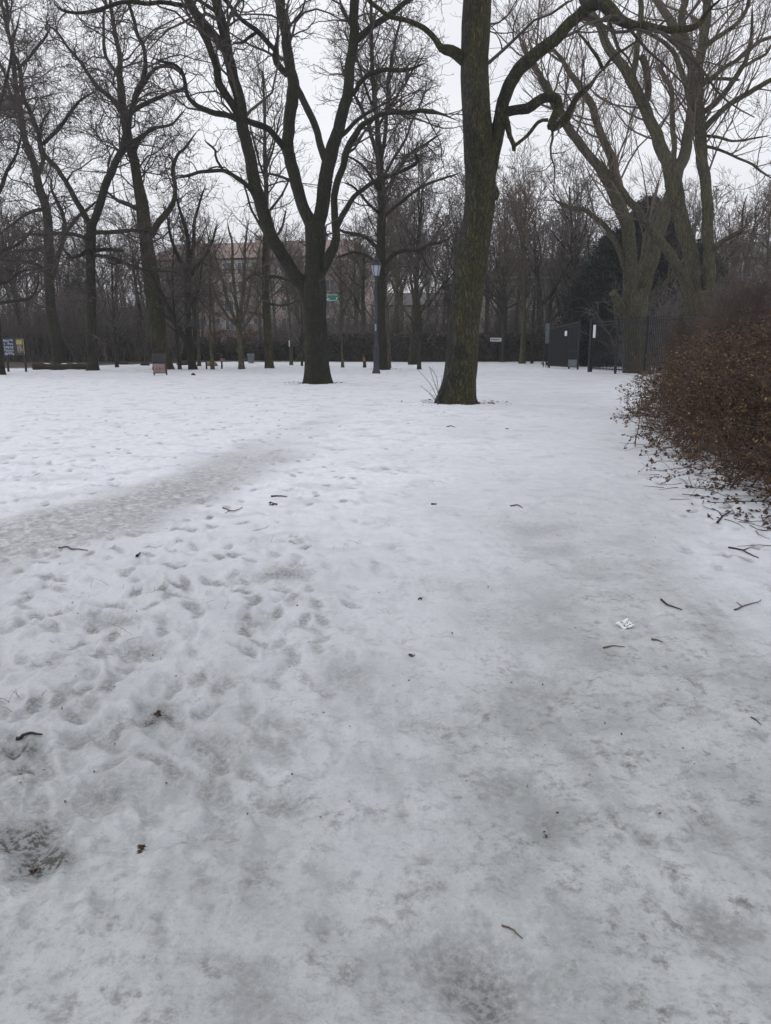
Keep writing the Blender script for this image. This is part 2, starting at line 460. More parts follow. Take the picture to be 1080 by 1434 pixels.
    def mixc(f, c1, c2):
        x = n.nodes.new('ShaderNodeMixRGB')
        for k, c in ((0, f), (1, c1), (2, c2)):
            if hasattr(c, 'links'): L(c, x.inputs[k])
            else: x.inputs[k].default_value = c if k == 0 else (*c, 1)
        return x.outputs[0]
    def math_(op, a, b_=None, c_=None):
        x = n.nodes.new('ShaderNodeMath'); x.operation = op
        for k, c in ((0, a), (1, b_), (2, c_)):
            if c is None: continue
            if hasattr(c, 'links'): L(c, x.inputs[k])
            else: x.inputs[k].default_value = c
        return x.outputs[0]
    tc = n.nodes.new('ShaderNodeTexCoord')
    def nz(scale, det=6.0, ro=0.6, dist=0.0, stretch=None):
        z_ = N(n, 'ShaderNodeTexNoise', Scale=scale, Detail=det, Roughness=ro, Distortion=dist)
        if stretch:
            mm = n.nodes.new('ShaderNodeMapping'); mm.inputs['Scale'].default_value = stretch
            L(tc.outputs['Object'], mm.inputs[0]); L(mm.outputs[0], z_.inputs['Vector'])
        else: L(tc.outputs['Object'], z_.inputs['Vector'])
        return z_.outputs[0]
    def rmp(src, a, b_, va=0.0, vb=1.0):
        x = n.nodes.new('ShaderNodeMapRange'); x.interpolation_type = 'SMOOTHSTEP'
        x.inputs[1].default_value = a; x.inputs[2].default_value = b_; x.inputs[3].default_value = va; x.inputs[4].default_value = vb
        L(src, x.inputs[0]); return x.outputs[0]
    n1, n2, n3 = nz(1.7, 8.0, 0.62, 0.2), nz(7.0, 8.0, 0.70, 0.1), nz(45.0, 6.0, 0.7)
    n4 = nz(150.0, 3.0, 0.7)
    n5 = nz(0.5, 4.0, 0.5, 0.5)
    pth, dr, ic, wd_ = att('path'), att('dirt_shade'), att('ice'), att('wood')
    trod = mixc(rmp(n1, 0.30, 0.62), (0.31, 0.325, 0.326), (0.51, 0.527, 0.533))
    trod = mixc(math_('MULTIPLY', rmp(n2, 0.50, 0.66), 0.55), trod, (0.27, 0.277, 0.278))
    trod = mixc(math_('MULTIPLY', rmp(n5, 0.4, 0.62), 0.15), trod, (0.56, 0.57, 0.60))
    n6, n7 = nz(4.2, 6.0, 0.75, 0.15), nz(28.0, 5.0, 0.75, 0.1)
    n8 = nz(14.0, 6.0, 0.78, 0.0)
    trod = mixc(math_('MULTIPLY', rmp(n8, 0.50, 0.64), 0.5), trod, (0.21, 0.215, 0.215))
    n9 = nz(3.4, 6.0, 0.65, 0.3, (1.0, 0.16, 1.0))
    trod = mixc(math_('MULTIPLY', rmp(n9, 0.46, 0.68), 0.40), trod, (0.24, 0.246, 0.246))
    n10 = nz(75.0, 5.0, 0.8)
    trod = mixc(math_('MULTIPLY', rmp(n10, 0.52, 0.66), 0.38), trod, (0.20, 0.20, 0.198))
    trod = mixc(math_('MULTIPLY', rmp(n10, 0.46, 0.34), 0.32), trod, (0.62, 0.635, 0.645))
    pat = math_('MULTIPLY', rmp(n6, 0.50, 0.66), rmp(n7, 0.40, 0.62))
    trod = mixc(math_('MULTIPLY', pat, 0.75), trod, (0.13, 0.128, 0.122))
    trod = mixc(math_('MULTIPLY', rmp(n6, 0.46, 0.30), 0.30), trod, (0.58, 0.60, 0.62))
    clean = mixc(rmp(n2, 0.35, 0.62), (0.70, 0.715, 0.77), (0.80, 0.81, 0.85))
    clean = mixc(math_('MULTIPLY', rmp(n1, 0.50, 0.66), 0.5), clean, (0.46, 0.475, 0.51))
    col = mixc(pth, clean, trod)
    # thin grey slush and painted shade of the sunk footprints, then bare dark ground in the deepest
    d1 = math_('MULTIPLY', dr, rmp(n3, 0.25, 0.65, 0.45, 1.25))
    col = mixc(rmp(d1, 0.03, 0.6), col, (0.27, 0.278, 0.28))
    dk = math_('MULTIPLY', dr, rmp(n3, 0.36, 0.6, 0.15, 1.3))
    col = mixc(math_('MULTIPLY', rmp(dk, 0.45, 1.0), 0.9), col, (0.05, 0.046, 0.04))
    icec = mixc(rmp(n8, 0.35, 0.62), (0.23, 0.235, 0.235), (0.50, 0.51, 0.515))
    icec = mixc(math_('MULTIPLY', rmp(n2, 0.50, 0.62), rmp(n3, 0.4, 0.6)), icec, (0.66, 0.67, 0.69))
    icf = math_('MULTIPLY', rmp(math_('ADD', ic, math_('MULTIPLY', math_('SUBTRACT', n2, 0.5), 0.9)), 0.22, 0.8), 0.86)
    col = mixc(icf, col, icec)
    # fine grit
    col = mixc(math_('MULTIPLY', rmp(n4, 0.64, 0.74), math_('MULTIPLY', rmp(n1, 0.4, 0.6), 0.38)), col, (0.14, 0.13, 0.12))
    floor = mixc(rmp(n2, 0.4, 0.6), (0.028, 0.023, 0.018), (0.07, 0.052, 0.038))
    col = mixc(wd_, col, floor)
    L(col, b.inputs['Base Color'])
    L(rmp(math_('MAXIMUM', icf, math_('MULTIPLY', pth, 0.5)), 0, 1, 0.75, 0.42), b.inputs['Roughness'])
    b.inputs['Specular IOR Level'].default_value = 0.35
    b.inputs['Subsurface Weight'].default_value = 0.0
    bp = N(n, 'ShaderNodeBump', Strength=0.55, Distance=0.014)
    L(math_('ADD', math_('ADD', n3, math_('MULTIPLY', n10, 0.5)), math_('MULTIPLY', n2, 1.5)), bp.inputs['Height'])
    L(bp.outputs[0], b.inputs['Normal'])
    o = acc.build('ground', m)
    pthv = np.clip(np.maximum(pathc * (0.34 + 0.66 * (1 - sstep(1.8, 10, Yg))), near * 0.95), 0, 1)
    for nm, arr in (('path', pthv), ('dirt_shade', dirt_shade), ('ice', ice), ('wood', wood)):
        a = o.data.attributes.new(nm, 'FLOAT', 'POINT'); a.data.foreach_set('value', arr.ravel().astype(np.float32))
    tag(o, kind='structure')
    # a callable height
    def height(x, y):
        i = min(max(np.searchsorted(ys, y), 1), len(ys) - 1)
        u = x / (max(y, 1.0) + 1.2); j = min(max(np.searchsorted(us, u), 1), len(us) - 1)
        return float(max(zf_ok[i - 1, j - 1], zf_ok[i, j], zf_ok[i - 1, j], zf_ok[i, j - 1]))
    return height
HGT = build_ground()

# ------------------------------------------------------------------ traced trees
class Tree:
    def __init__(s, name, label, cat, base, Y, barkm, twigm, seed, group=None):
        s.Y = Y; s.b = at(base[0], base[1], Y); s.b[2] = 0.0
        s.rng = np.random.default_rng(seed); s.seed = seed
        s.root = empty(name, tuple(s.b), label, cat, group)
        s.bm, s.tm = barkm, twigm
        s.pix = np.zeros((0, 3)); s.limbs = []; s.src = []
    def limb(s, pts, w0=None, w1=None, drift=0.0, part='branch', S=12, lump=0.10, src=True, cap=False, root_flare=False, K=None, lift=0.0):
        pts = np.array(pts, float)
        if pts.shape[1] == 2:
            d = np.concatenate([[0], np.cumsum(np.linalg.norm(np.diff(pts, axis=0), axis=1))]); d /= d[-1]
            pts = np.column_stack([pts, w0 + (w1 - w0) * d])
        if len(s.pix):
            dd = np.hypot(s.pix[:, 0] - pts[0, 0], s.pix[:, 1] - pts[0, 1]); k = np.argmin(dd)
            y0 = s.pix[k, 2]
        else: y0 = s.Y
        tot = np.linalg.norm(np.diff(pts[:, :2], axis=0), axis=1).sum()
        K = K or max(8, int(tot / 7))
        q = resample(pts, K)
        t = np.linspace(0, 1, K)
        if part != 'trunk':
            am = min(2.2, 0.012 * tot) * np.minimum(t * 4, 1)
            q[:, 0] += (fbm(t * tot / 22 + s.seed, t * 0 + len(s.limbs) * 3.3, 5, 2) - 0.5) * 2.6 * am
            q[:, 1] += (fbm(t * tot / 22 + s.seed, t * 0 + len(s.limbs) * 3.3, 6, 2) - 0.5) * 2.6 * am
            if not cap and src: q[:, 2] *= np.minimum(1, (1 - t) * 7 + 0.12)
        nzv = (fbm(t * 4 + s.seed * 3.1 + len(s.limbs), t * 0 + 2.2, s.seed, 3) - 0.5)
        Yd = y0 + drift * t + nzv * (tot / FPX * s.Y * 0.10) * np.minimum(t * 3, 1) + lift
        P = np.array([at(a[0], a[1], yy) for a, yy in zip(q, Yd)])
        R = q[:, 2] * 0.5 * Yd / FPX * 1.02
        s.pix = np.vstack([s.pix, np.column_stack([q[:, 0], q[:, 1], Yd])])
        acc = Acc()
        if root_flare:
            hgt = P[:, 2]; 
            P[0, 2] = -0.12
            tubes(acc, P, R, S, ref=(0, 1, 0), lump=lump, seed=s.seed + len(s.limbs))
            V = acc.v[0]
            # buttresses spreading into the roots
            z = V[:, 2]; ax = P[0, :2]
            an = np.arctan2(V[:, 1] - ax[1], V[:, 0] - ax[0])
            fl = np.exp(-np.maximum(z, 0) / (R[0] * 0.75)) * (1.0 if s.seed == 3 else 0.5) * (0.12 + 0.24 * np.maximum(0, np.cos(an * 3 + s.seed)) + 0.18 * np.maximum(0, np.cos(an * 5 + 1.7 * s.seed)))
            V[:, 0] += (V[:, 0] - ax[0]) * fl; V[:, 1] += (V[:, 1] - ax[1]) * fl
        else:
            tubes(acc, P, R, S, ref=(0, 1, 0), lump=lump, seed=s.seed + len(s.limbs))
        if cap:
            i = np.arange(S) + (K - 1) * S
            V = acc.v[0]; cc = V[i].mean(0)
            acc.v[0] = np.vstack([V, cc]); acc.r[0] = np.append(acc.r[0], 0.0); acc.n += 1
            c = len(V)
            j = np.roll(i, -1)
            acc.f.append(np.stack([i, j, np.full(S, c)], -1)); acc.sm.append(np.full(S, False))
        acc.build(part, s.bm, s.root, origin=s.b)
        s.limbs.append(part)
        if src:
            Q = np.array([P[int(round(v))] for v in np.linspace(0, K - 1, 24)])
            RQ = np.array([R[int(round(v))] for v in np.linspace(0, K - 1, 24)])
            s.src.append((Q, RQ))
        return P
    def crown(s, d=(1.2, 2.2, 3.5, 4.0), ratio=(0.5, 0.5, 0.45, 0.4), wander=0.22, up=0.04, lens=((1.0, 4.0), (0.5, 2.2), (0.25, 1.0), (0.1, 0.4)), t0=0.25, rmin=0.006, ang=(0.5, 1.15), seeds=0, seed_size=0.04, rmax=0.05):
        P = np.array([a for a, b in s.src]); R = np.array([np.minimum(b, rmax / 0.6) for a, b in s.src])
        acc = Acc(); ends = []
        for lv in range(len(d)):
            K = (9, 7, 5, 4)[lv]
            P, R = spawn(P, R, d[lv], s.rng, ratio=ratio[lv], lmin=lens[lv][0], lmax=lens[lv][1], K=K, wander=wander, up=up, t0=t0 if lv == 0 else 0.12, rmin=rmin * (1.3, 1.15, 1, 0.85)[lv], rf=0.62, ang=ang)
            keep = P[:, :, 2].min(1) > 0.3
            P, R = P[keep], R[keep]
            tubes(acc, P, R, (5, 4, 3, 3)[lv])
        ends = P[:, -1]
        if seeds:
            k = s.rng.random(len(ends)) < seeds
            leaves(acc, ends[k], s.rng, seed_size, 1.3)
        acc.build('crown', s.tm, s.root, origin=s.b)

def D(y):   # distance of the ground seen at photo row y (flat ground)
    return float(gnd(540, y)[1])

# --- big mossy trunk beside the path
t = Tree('lime_tree', 'thick mossy tree trunk leaning right beside the snowy path, nearest tree of all', 'tree', (642, 566), D(566), M['bark_moss'], M['twig'], 3)
t.limb([(642, 572, 50), (641, 560, 47), (643, 540, 43.5), (646, 510, 42), (648, 480, 41), (650, 450, 41), (653, 420, 41), (658, 380, 41), (664, 340, 41), (670, 300, 39), (673, 260, 39), (673, 225, 41), (670, 190, 38), (667, 150, 35.5), (665, 100, 35), (666, 60, 35), (668, 0, 34.5), (669, -60, 33), (668, -160, 29), (672, -300, 22), (668, -480, 10)], part='trunk', S=56, lump=0.10, root_flare=True, K=150)
t.limb([(650, 84, 15), (636, 73, 13.5), (623, 69, 12), (617, 66, 9), (609, 53, 7.5), (598, 42, 7), (586, 36, 6.5), (566, 28, 6), (545, 22, 5.5), (530, 10, 5), (512, -6, 4.5), (480, -40, 3.5), (440, -60, 2)], drift=-2.0)
t.limb([(682, 238, 26), (689, 210, 22), (696, 185, 18), (703, 150, 16), (712, 122, 15.5), (727, 98, 15), (752, 76, 14.5), (775, 57, 14.5), (797, 34, 14), (822, 12, 14), (843, 5, 15), (854, 15, 16), (870, 28, 11.5), (893, 36, 10), (927, 42, 9.5), (953, 42, 9), (972, 37, 8), (983, 27, 6), (1000, 8, 5), (1030, -20, 3)], drift=-3.0, S=20, lump=0.22)
t.limb([(822, 12, 8), (812, -10, 7), (806, -60, 5), (815, -140, 2)], drift=0.5)
t.limb([(704, 158, 12), (722, 154, 11), (738, 152, 12), (752, 143, 12), (765, 138, 12), (778, 140, 12), (781, 150, 11), (775, 166, 10), (771, 178, 9.5), (779, 179, 10), (791, 170, 10), (796, 155, 8), (808, 135, 7), (830, 115, 6.5), (845, 98, 6)], drift=-1.5, S=16, lump=0.25)
t.limb([(845, 98, 5), (836, 80, 4), (820, 58, 3.5), (806, 42, 2)], drift=-0.3)
t.limb([(845, 98, 4), (858, 80, 3.5), (880, 65, 3), (900, 52, 1.5)], drift=0.3)
t.limb([(768, 168, 4.5), (754, 170, 4.5), (741, 186, 4.5), (731, 196, 4), (720, 205, 4.5)], drift=0.2, src=False)
t.limb([(706, 160, 9), (711, 178, 8), (714, 192, 6), (719, 200, 6), (720, 210, 5)], drift=-0.3, src=False, cap=True)
t.limb([(690, 262, 9), (695, 270, 8), (694, 280, 5)], drift=0, src=False, cap=True, K=8)
t.crown(d=(1.2, 2.4, 3, 3.5), lens=((0.9, 3.2), (0.5, 1.7), (0.25, 0.9), (0.1, 0.35)), wander=0.2, rmin=0.004, up=0.02)
LIME = t

# --- dark many-limbed tree left of it
t = Tree('maple_tree', 'dark trunk forking low into several tall limbs, left of the street lamp', 'tree', (445, 538), D(538), M['bark_dark'], M['twig'], 8)
t.limb([(446, 542, 38), (445, 530, 34), (444, 510, 32), (443, 480, 31), (441, 450, 31), (440, 425, 32), (440, 405, 33), (441, 380, 27), (442, 350, 26), (442, 330, 28), (441, 312, 26)], part='trunk', S=40, lump=0.12, root_flare=True, K=70)
t.limb([(436, 425, 24), (427, 402, 20), (415, 388, 18), (402, 368, 17), (390, 348, 16.5), (379, 325, 16), (368, 298, 16), (360, 268, 16), (354, 235, 15.5), (346, 198, 15), (339, 165, 15.5), (333, 135, 14), (325, 100, 13.5), (316, 60, 13), (309, 27, 12), (303, 0, 11), (292, -50, 9), (270, -130, 5)], drift=-2.5, S=20)
t.limb([(441, 325, 18), (433, 307, 17), (426, 292, 15), (417, 262, 15), (408, 228, 15), (404, 200, 15), (407, 160, 15), (411, 132, 15.5), (408, 95, 13), (400, 50, 12.5), (394, 17, 12), (391, -10, 11), (388, -60, 9), (380, -150, 4)], drift=2.5, S=20)
t.limb([(441, 325, 18), (448, 305, 18), (453, 280, 18), (456, 250, 18), (463, 215, 17), (475, 178, 15), (486, 135, 14), (490, 100, 13), (494, 60, 12.5), (497, 25, 12), (499, -10, 11), (505, -70, 8), (512, -160, 4)], drift=0.0, S=20)
t.limb([(450, 380, 15), (460, 362, 14), (468, 345, 12), (470, 322, 10), (468, 297, 9), (471, 262, 9), (482, 228, 9), (492, 195, 9), (507, 176, 7), (527, 163, 6), (547, 158, 5.5), (577, 157, 5), (613, 160, 4.5), (636, 167, 4), (647, 170, 3)], drift=-3.0, S=14)
t.limb([(470, 322, 8), (478, 305, 7.5), (486, 291, 7), (497, 273, 6), (520, 257, 5.5), (547, 246, 5), (573, 234, 4.5), (585, 227, 4), (582, 212, 3), (586, 195, 2)], drift=-2.0)
t.limb([(456, 225, 10), (448, 200, 9), (442, 178, 9), (433, 157, 9), (420, 132, 8.5), (410, 112, 7)], drift=2.0, src=False)
t.limb([(403, 105, 8), (394, 96, 8), (387, 84, 8), (386, 70, 6), (390, 45, 3), (388, 20, 2)], drift=-1.0)
t.limb([(387, 72, 6), (378, 62, 6), (362, 44, 6), (340, 28, 5), (325, 12, 4.5), (312, -4, 4), (290, -30, 2)], drift=-1.5)
t.limb([(362, 44, 4), (348, 53, 4), (338, 60, 3.5), (325, 60, 3)], drift=-0.5)
t.limb([(397, 205, 9), (388, 194, 8), (375, 180, 8), (360, 174, 8), (346, 170, 7)], drift=-2.0, src=False)
t.limb([(340, 172, 8), (323, 163, 7), (300, 158, 6.5), (277, 149, 6), (262, 134, 5), (257, 115, 4.5), (252, 98, 4), (233, 87, 3.5), (205, 79, 2)], drift=-3)
t.limb([(361, 285, 7), (350, 264, 6), (333, 250, 5.5), (313, 239, 5), (285, 240, 4.5), (262, 247, 4), (240, 250, 3)], drift=-2)
t.limb([(313, 239, 3.5), (303, 222, 3), (302, 210, 3), (285, 195, 2)], drift=-0.5)
t.limb([(338, 168, 10), (325, 145, 9.5), (311, 127, 9.5), (303, 100, 9), (294, 62, 9), (284, 42, 10), (274, 20, 9), (262, 0, 8), (245, -40, 5), (220, -90, 3)], drift=-1.5, S=16)
t.limb([(318, 72, 9), (306, 56, 9), (295, 42, 9), (280, 24, 9), (266, 2, 8), (255, -25, 6), (240, -60, 3)], drift=1.0)
t.limb([(275, 12, 6), (250, 6, 5.5), (200, 4, 5), (170, 5, 4.5), (140, 12, 4.5), (118, 18, 4), (98, 18, 3.5), (80, 8, 3), (70, -8, 2)], drift=-2)
t.limb([(306, 18, 5), (290, 8, 4.5), (275, -2, 4), (255, -20, 3)], drift=0.5)
t.limb([(500, 56, 9), (512, 45, 8.5), (527, 33, 8), (543, 23, 7.5), (560, 10, 6.5), (580, -5, 5), (610, -30, 3)], drift=-1)
t.limb([(490, 135, 6), (498, 128, 6), (503, 116, 6), (519, 103, 6), (542, 98, 5.5), (563, 100, 5), (580, 95, 3.5), (600, 85, 2)], drift=-1.5)
t.limb([(478, 190, 6), (486, 183, 5.5), (497, 171, 5), (512, 160, 4.5), (530, 150, 3), (560, 132, 2)], drift=2)
t.limb([(418, 258, 6), (400, 250, 3.5), (380, 243, 3), (350, 240, 2)], drift=2)
t.crown(d=(1.9, 2.5, 3.0, 3.2), lens=((0.9, 3.4), (0.5, 2.0), (0.3, 1.0), (0.12, 0.4)), wander=0.28, rmin=0.006, up=0.0, t0=0.45)

# --- left group of contorted-twig trees
def T_(name, label, base, bm_, tm_, seed, Yd=None): return Tree(name, label, 'tree', base, Yd or D(base[1]), M[bm_], M[tm_], seed)
CR = dict(d=(2.0, 2.6, 3.0, 3.0), lens=((1.4, 5.0), (0.8, 2.8), (0.4, 1.3), (0.2, 0.6)), wander=0.34, rmin=0.0095, up=0.0, t0=0.12, seeds=0.10, seed_size=0.10)
t = T_('robinia_tree', 'dark straight trunk at the right end of the fallen log, forking in a V', (130, 518), 'bark_dark', 'twig', 11)
t.limb([(130, 521, 17), (130, 510, 14.5), (129, 480, 13.5), (128, 440, 13), (127, 400, 12.5), (127, 370, 12), (127, 345, 13), (128, 318, 13), (128, 308, 12)], part='trunk', S=24, root_flare=True, K=50)
t.limb([(127, 318, 8), (118, 300, 8), (107, 280, 7), (96, 262, 6.5), (80, 237, 6), (63, 217, 6), (56, 192, 5.5), (44, 157, 5.5), (31, 127, 5.5), (25, 90, 5), (13, 53, 4), (9, 10, 3.5), (0, -60, 2)], drift=3)
t.limb([(128, 318, 10), (137, 297, 10), (147, 263, 10), (160, 233, 9), (173, 207, 8), (182, 165, 7), (199, 112, 6), (204, 80, 5), (193, 45, 4.5), (183, 10, 4), (176, -50, 2)], drift=-3)
t.limb([(60, 202, 5), (82, 180, 4.5), (100, 155, 4), (115, 138, 3), (140, 127, 2)], drift=1)
t.limb([(24, 98, 4), (45, 75, 3.5), (62, 55, 3), (72, 36, 2)], drift=1)
t.limb([(124, 335, 6), (108, 329, 5), (85, 327, 4.5), (55, 328, 4), (38, 328, 3), (20, 338, 2)], drift=2, S=10)
t.limb([(130, 326, 6), (150, 325, 5.5), (175, 324, 5), (200, 322, 4), (230, 330, 2.5)], drift=-2, S=10)
t.limb([(124, 350, 6), (113, 357, 5), (100, 360, 4.5), (92, 352, 3.5), (86, 345, 2)], drift=-1)
t.limb([(130, 352, 6), (145, 349, 5), (163, 350, 4.5), (173, 351, 3.5)], drift=1, cap=True)
t.limb([(130, 357, 5), (152, 360, 4.5), (172, 366, 4), (190, 376, 3.5), (215, 379, 3), (242, 380, 2), (262, 394, 1.5)], drift=-2)
t.limb([(173, 366, 3), (160, 370, 2.5), (148, 366, 2)], drift=0.5)
t.limb([(171, 208, 5), (190, 195, 4.5), (215, 180, 4), (240, 175, 3), (262, 150, 2)], drift=-2)
t.limb([(185, 155, 6), (210, 142, 5), (235, 132, 4.5), (258, 122, 4), (256, 105, 3), (240, 95, 2)], drift=-2)
t.crown(**CR)
t = T_('robinia_tree', 'leaning olive trunk with the sandwich board standing before its foot', (228, 517), 'bark_moss', 'twig', 13)
t.limb([(229, 520, 28), (228, 512, 25), (225, 495, 23), (222, 470, 22), (219, 440, 22), (214, 405, 21), (210, 375, 20), (206, 345, 18), (202, 315, 17.5), (199, 285, 16), (193, 255, 13), (188, 225, 12), (180, 198, 11.5), (175, 165, 11), (170, 135, 8), (168, 110, 7), (168, 80, 6), (160, 40, 5), (155, 5, 4), (150, -50, 2)], part='trunk', S=28, root_flare=True, K=90)
t.limb([(212, 330, 9), (222, 312, 8.5), (232, 300, 8), (240, 288, 7), (246, 270, 6), (245, 250, 5.5), (243, 232, 5), (250, 215, 4), (262, 205, 3.5), (280, 180, 2.5)], drift=-2)
t.limb([(175, 162, 7), (163, 143, 6), (148, 130, 5.5), (133, 117, 5), (115, 90, 4), (100, 70, 3.5), (83, 48, 3), (60, 30, 2)], drift=2)
t.limb([(201, 300, 6), (185, 288, 5), (168, 282, 4.5), (150, 270, 3), (130, 268, 2)], drift=2)
t.limb([(186, 220, 6), (196, 195, 5), (215, 180, 4), (232, 176, 3), (245, 170, 2)], drift=-2)
t.limb([(178, 180, 6), (185, 150, 5.5), (200, 120, 5), (220, 95, 4), (245, 95, 3), (256, 110, 2)], drift=-3)
t.limb([(168, 110, 5), (150, 80, 4), (146, 50, 3.5), (146, 20, 3), (150, -20, 2)], drift=1)
t.limb([(210, 385, 4), (190, 372, 3), (165, 368, 2.5), (150, 360, 1.5)], drift=-1)
t.crown(**CR)
t = T_('robinia_tree', 'mossy trunk behind the fallen log, its upper limbs leaning left', (82, 511), 'bark_far', 'twig', 17)
t.limb([(84, 514, 18), (82, 500, 15), (78, 470, 14), (73, 440, 12.5), (70, 415, 12), (69, 380, 12), (68, 345, 11.5), (68, 320, 11), (64, 290, 11), (55, 262, 10), (48, 230, 9), (35, 195, 8), (28, 150, 7), (22, 117, 6), (17, 67, 5), (8, 30, 4), (0, -10, 3), (-8, -60, 2)], part='trunk', S=22, root_flare=True, K=80)
t.limb([(73, 392, 7), (80, 365, 6.5), (88, 340, 6), (92, 322, 5.5), (87, 300, 5), (78, 280, 4), (72, 262, 3), (75, 240, 2)], drift=-2)
t.limb([(90, 330, 5), (100, 315, 4.5), (113, 300, 4), (130, 288, 3), (145, 275, 2)], drift=-2)
t.limb([(64, 382, 6), (55, 372, 5), (40, 366, 4.5), (20, 364, 4), (-5, 362, 3), (-40, 350, 2)], drift=-2)
t.limb([(63, 292, 5), (40, 298, 4), (20, 312, 3.5), (0, 328, 2.5), (-20, 340, 2)], drift=-2)
t.limb([(52, 250, 6), (60, 225, 5), (55, 200, 4), (60, 170, 3), (75, 150, 2)], drift=-2)
t.limb([(30, 165, 5), (15, 130, 4), (5, 100, 3), (-10, 70, 2)], drift=-2)
t.limb([(66, 345, 5), (45, 350, 4), (20, 352, 3.5), (0, 360, 3), (-20, 375, 2)], drift=2)
t.crown(**CR)
t = T_('robinia_tree', 'dark trunk cut by the left edge of the photo, behind the notice board', (0, 524), 'bark_dark', 'twig', 19)
t.limb([(0, 528, 17), (-1, 515, 14), (-4, 480, 12.5), (-8, 430, 12), (-12, 380, 11.5), (-14, 320, 11), (-20, 250, 10), (-30, 180, 8), (-40, 90, 6), (-45, 0, 4)], part='trunk', S=20, root_flare=True, K=60)
t.limb([(-8, 425, 5), (15, 422, 4.5), (35, 420, 4), (44, 418, 3.5), (52, 400, 2.5), (55, 380, 2)], drift=-1)
t.limb([(-12, 370, 6), (5, 352, 5), (20, 345, 4), (40, 330, 3), (50, 310, 2)], drift=-1)
t.limb([(-16, 290, 6), (0, 265, 5), (10, 240, 4), (25, 215, 3), (30, 180, 2)], drift=1)
t.limb([(-25, 220, 5), (-5, 170, 4), (8, 120, 3.5), (20, 60, 2.5), (30, 10, 2)], drift=1)
t.limb([(-12, 400, 4), (10, 395, 3), (30, 380, 2.5), (60, 375, 1.5)], drift=-1)
t.crown(**CR)
CR2 = dict(d=(2.2, 2.6, 2.9, 2.6), lens=((1.0, 3.6), (0.6, 2.0), (0.35, 1.0), (0.15, 0.5)), wander=0.22, rmin=0.009, up=0.07, t0=0.15, seeds=0.04, seed_size=0.09)
t = T_('young_maple', 'slim dark tree with a second thin stem leaning left from its foot', (269, 517), 'bark_dark', 'twig', 23)
t.limb([(271, 519, 12), (269, 508, 10), (266, 485, 9.5), (264, 460, 9), (263, 420, 8.5), (263, 385, 8.5), (264, 372, 8)], part='trunk', S=18, root_flare=True, K=40)
t.limb([(267, 500, 7), (261, 480, 6.5), (252, 462, 6), (243, 450, 5.5), (236, 432, 5), (227, 412, 4), (218, 395, 3), (205, 375, 2)], drift=-1.5)
t.limb([(243, 450, 4), (232, 442, 3), (220, 432, 2.5), (205, 425, 1.5)], drift=-0.5)
t.limb([(263, 385, 6), (256, 370, 5.5), (247, 355, 5), (240, 335, 4), (235, 310, 3), (228, 280, 2)], drift=1)
t.limb([(264, 372, 6), (264, 340, 5), (258, 310, 4.5), (250, 285, 3), (245, 260, 2)], drift=-1)
t.limb([(264, 372, 6), (270, 345, 5), (272, 315, 4.5), (280, 285, 3), (290, 255, 2)], drift=1)
t.limb([(263, 392, 6), (275, 375, 5), (288, 355, 4), (298, 335, 3), (305, 310, 2)], drift=-1)
t.limb([(263, 430, 4), (274, 415, 3.5), (280, 395, 2.5), (283, 370, 2)], drift=1)
t.crown(**CR2)
t = T_('young_maple', 'slim pale-olive tree branching in a fan below the pink building', (339, 517), 'bark_olive', 'twig_brown', 29)
t.limb([(339, 519, 10), (338, 508, 8), (337, 485, 7.5), (335, 462, 8), (334, 450, 8)], part='trunk', S=16, root_flare=True, K=30)
for q in ([(334, 455, 5), (324, 435, 4.5), (315, 405, 4), (306, 375, 3), (298, 345, 2)], [(334, 452, 5), (332, 425, 4.5), (327, 385, 4), (325, 345, 3), (318, 305, 2)],
          [(335, 452, 5), (338, 425, 4.5), (343, 385, 4), (344, 345, 3), (350, 305, 2)], [(336, 455, 4.5), (345, 430, 4), (352, 395, 3.5), (360, 365, 3), (366, 335, 2)],
          [(333, 458, 4), (318, 442, 3.5), (305, 420, 3), (290, 385, 2)], [(337, 465, 4), (350, 446, 3), (360, 430, 2.5), (370, 405, 2)]):
    t.limb(q, drift=t.rng.uniform(-2, 2), S=8)
t.crown(**{**CR2, 'd': (1.8, 2.4, 2.6, 2.4), 'up': 0.10, 'seeds': 0})
t = T_('ash_tree', 'straight mossy pole-like tree close left of the dark forked tree', (377, 516), 'bark_moss', 'twig', 31)
t.limb([(378, 519, 14), (377, 508, 11.5), (376, 480, 11), (374, 450, 10.5), (372, 410, 10), (372, 380, 9.5), (373, 340, 9), (373, 300, 7), (373, 260, 6), (371, 220, 5), (371, 180, 4), (370, 140, 3), (368, 100, 2)], part='trunk', S=16, root_flare=True, K=60)
for q in ([(372, 395, 4), (360, 384, 3.5), (350, 388, 3), (338, 398, 2)], [(373, 388, 5), (390, 388, 4), (402, 392, 3), (415, 396, 2)], [(372, 350, 4), (385, 335, 3.5), (395, 318, 3), (402, 290, 2)],
          [(373, 300, 4), (390, 280, 3), (400, 262, 2.5), (412, 235, 2)], [(373, 330, 4), (355, 300, 3), (345, 270, 2.5), (335, 240, 2)], [(372, 240, 3), (385, 200, 2.5), (392, 160, 2)],
          [(371, 250, 3), (358, 210, 2.5), (350, 170, 2)], [(375, 425, 3), (395, 428, 2.5), (410, 424, 2), (416, 420, 1.5)]):
    t.limb(q, drift=t.rng.uniform(-2, 2), S=8)
t.crown(**{**CR2, 'd': (2.6, 2.6, 2.8, 2.2), 'wander': 0.22})
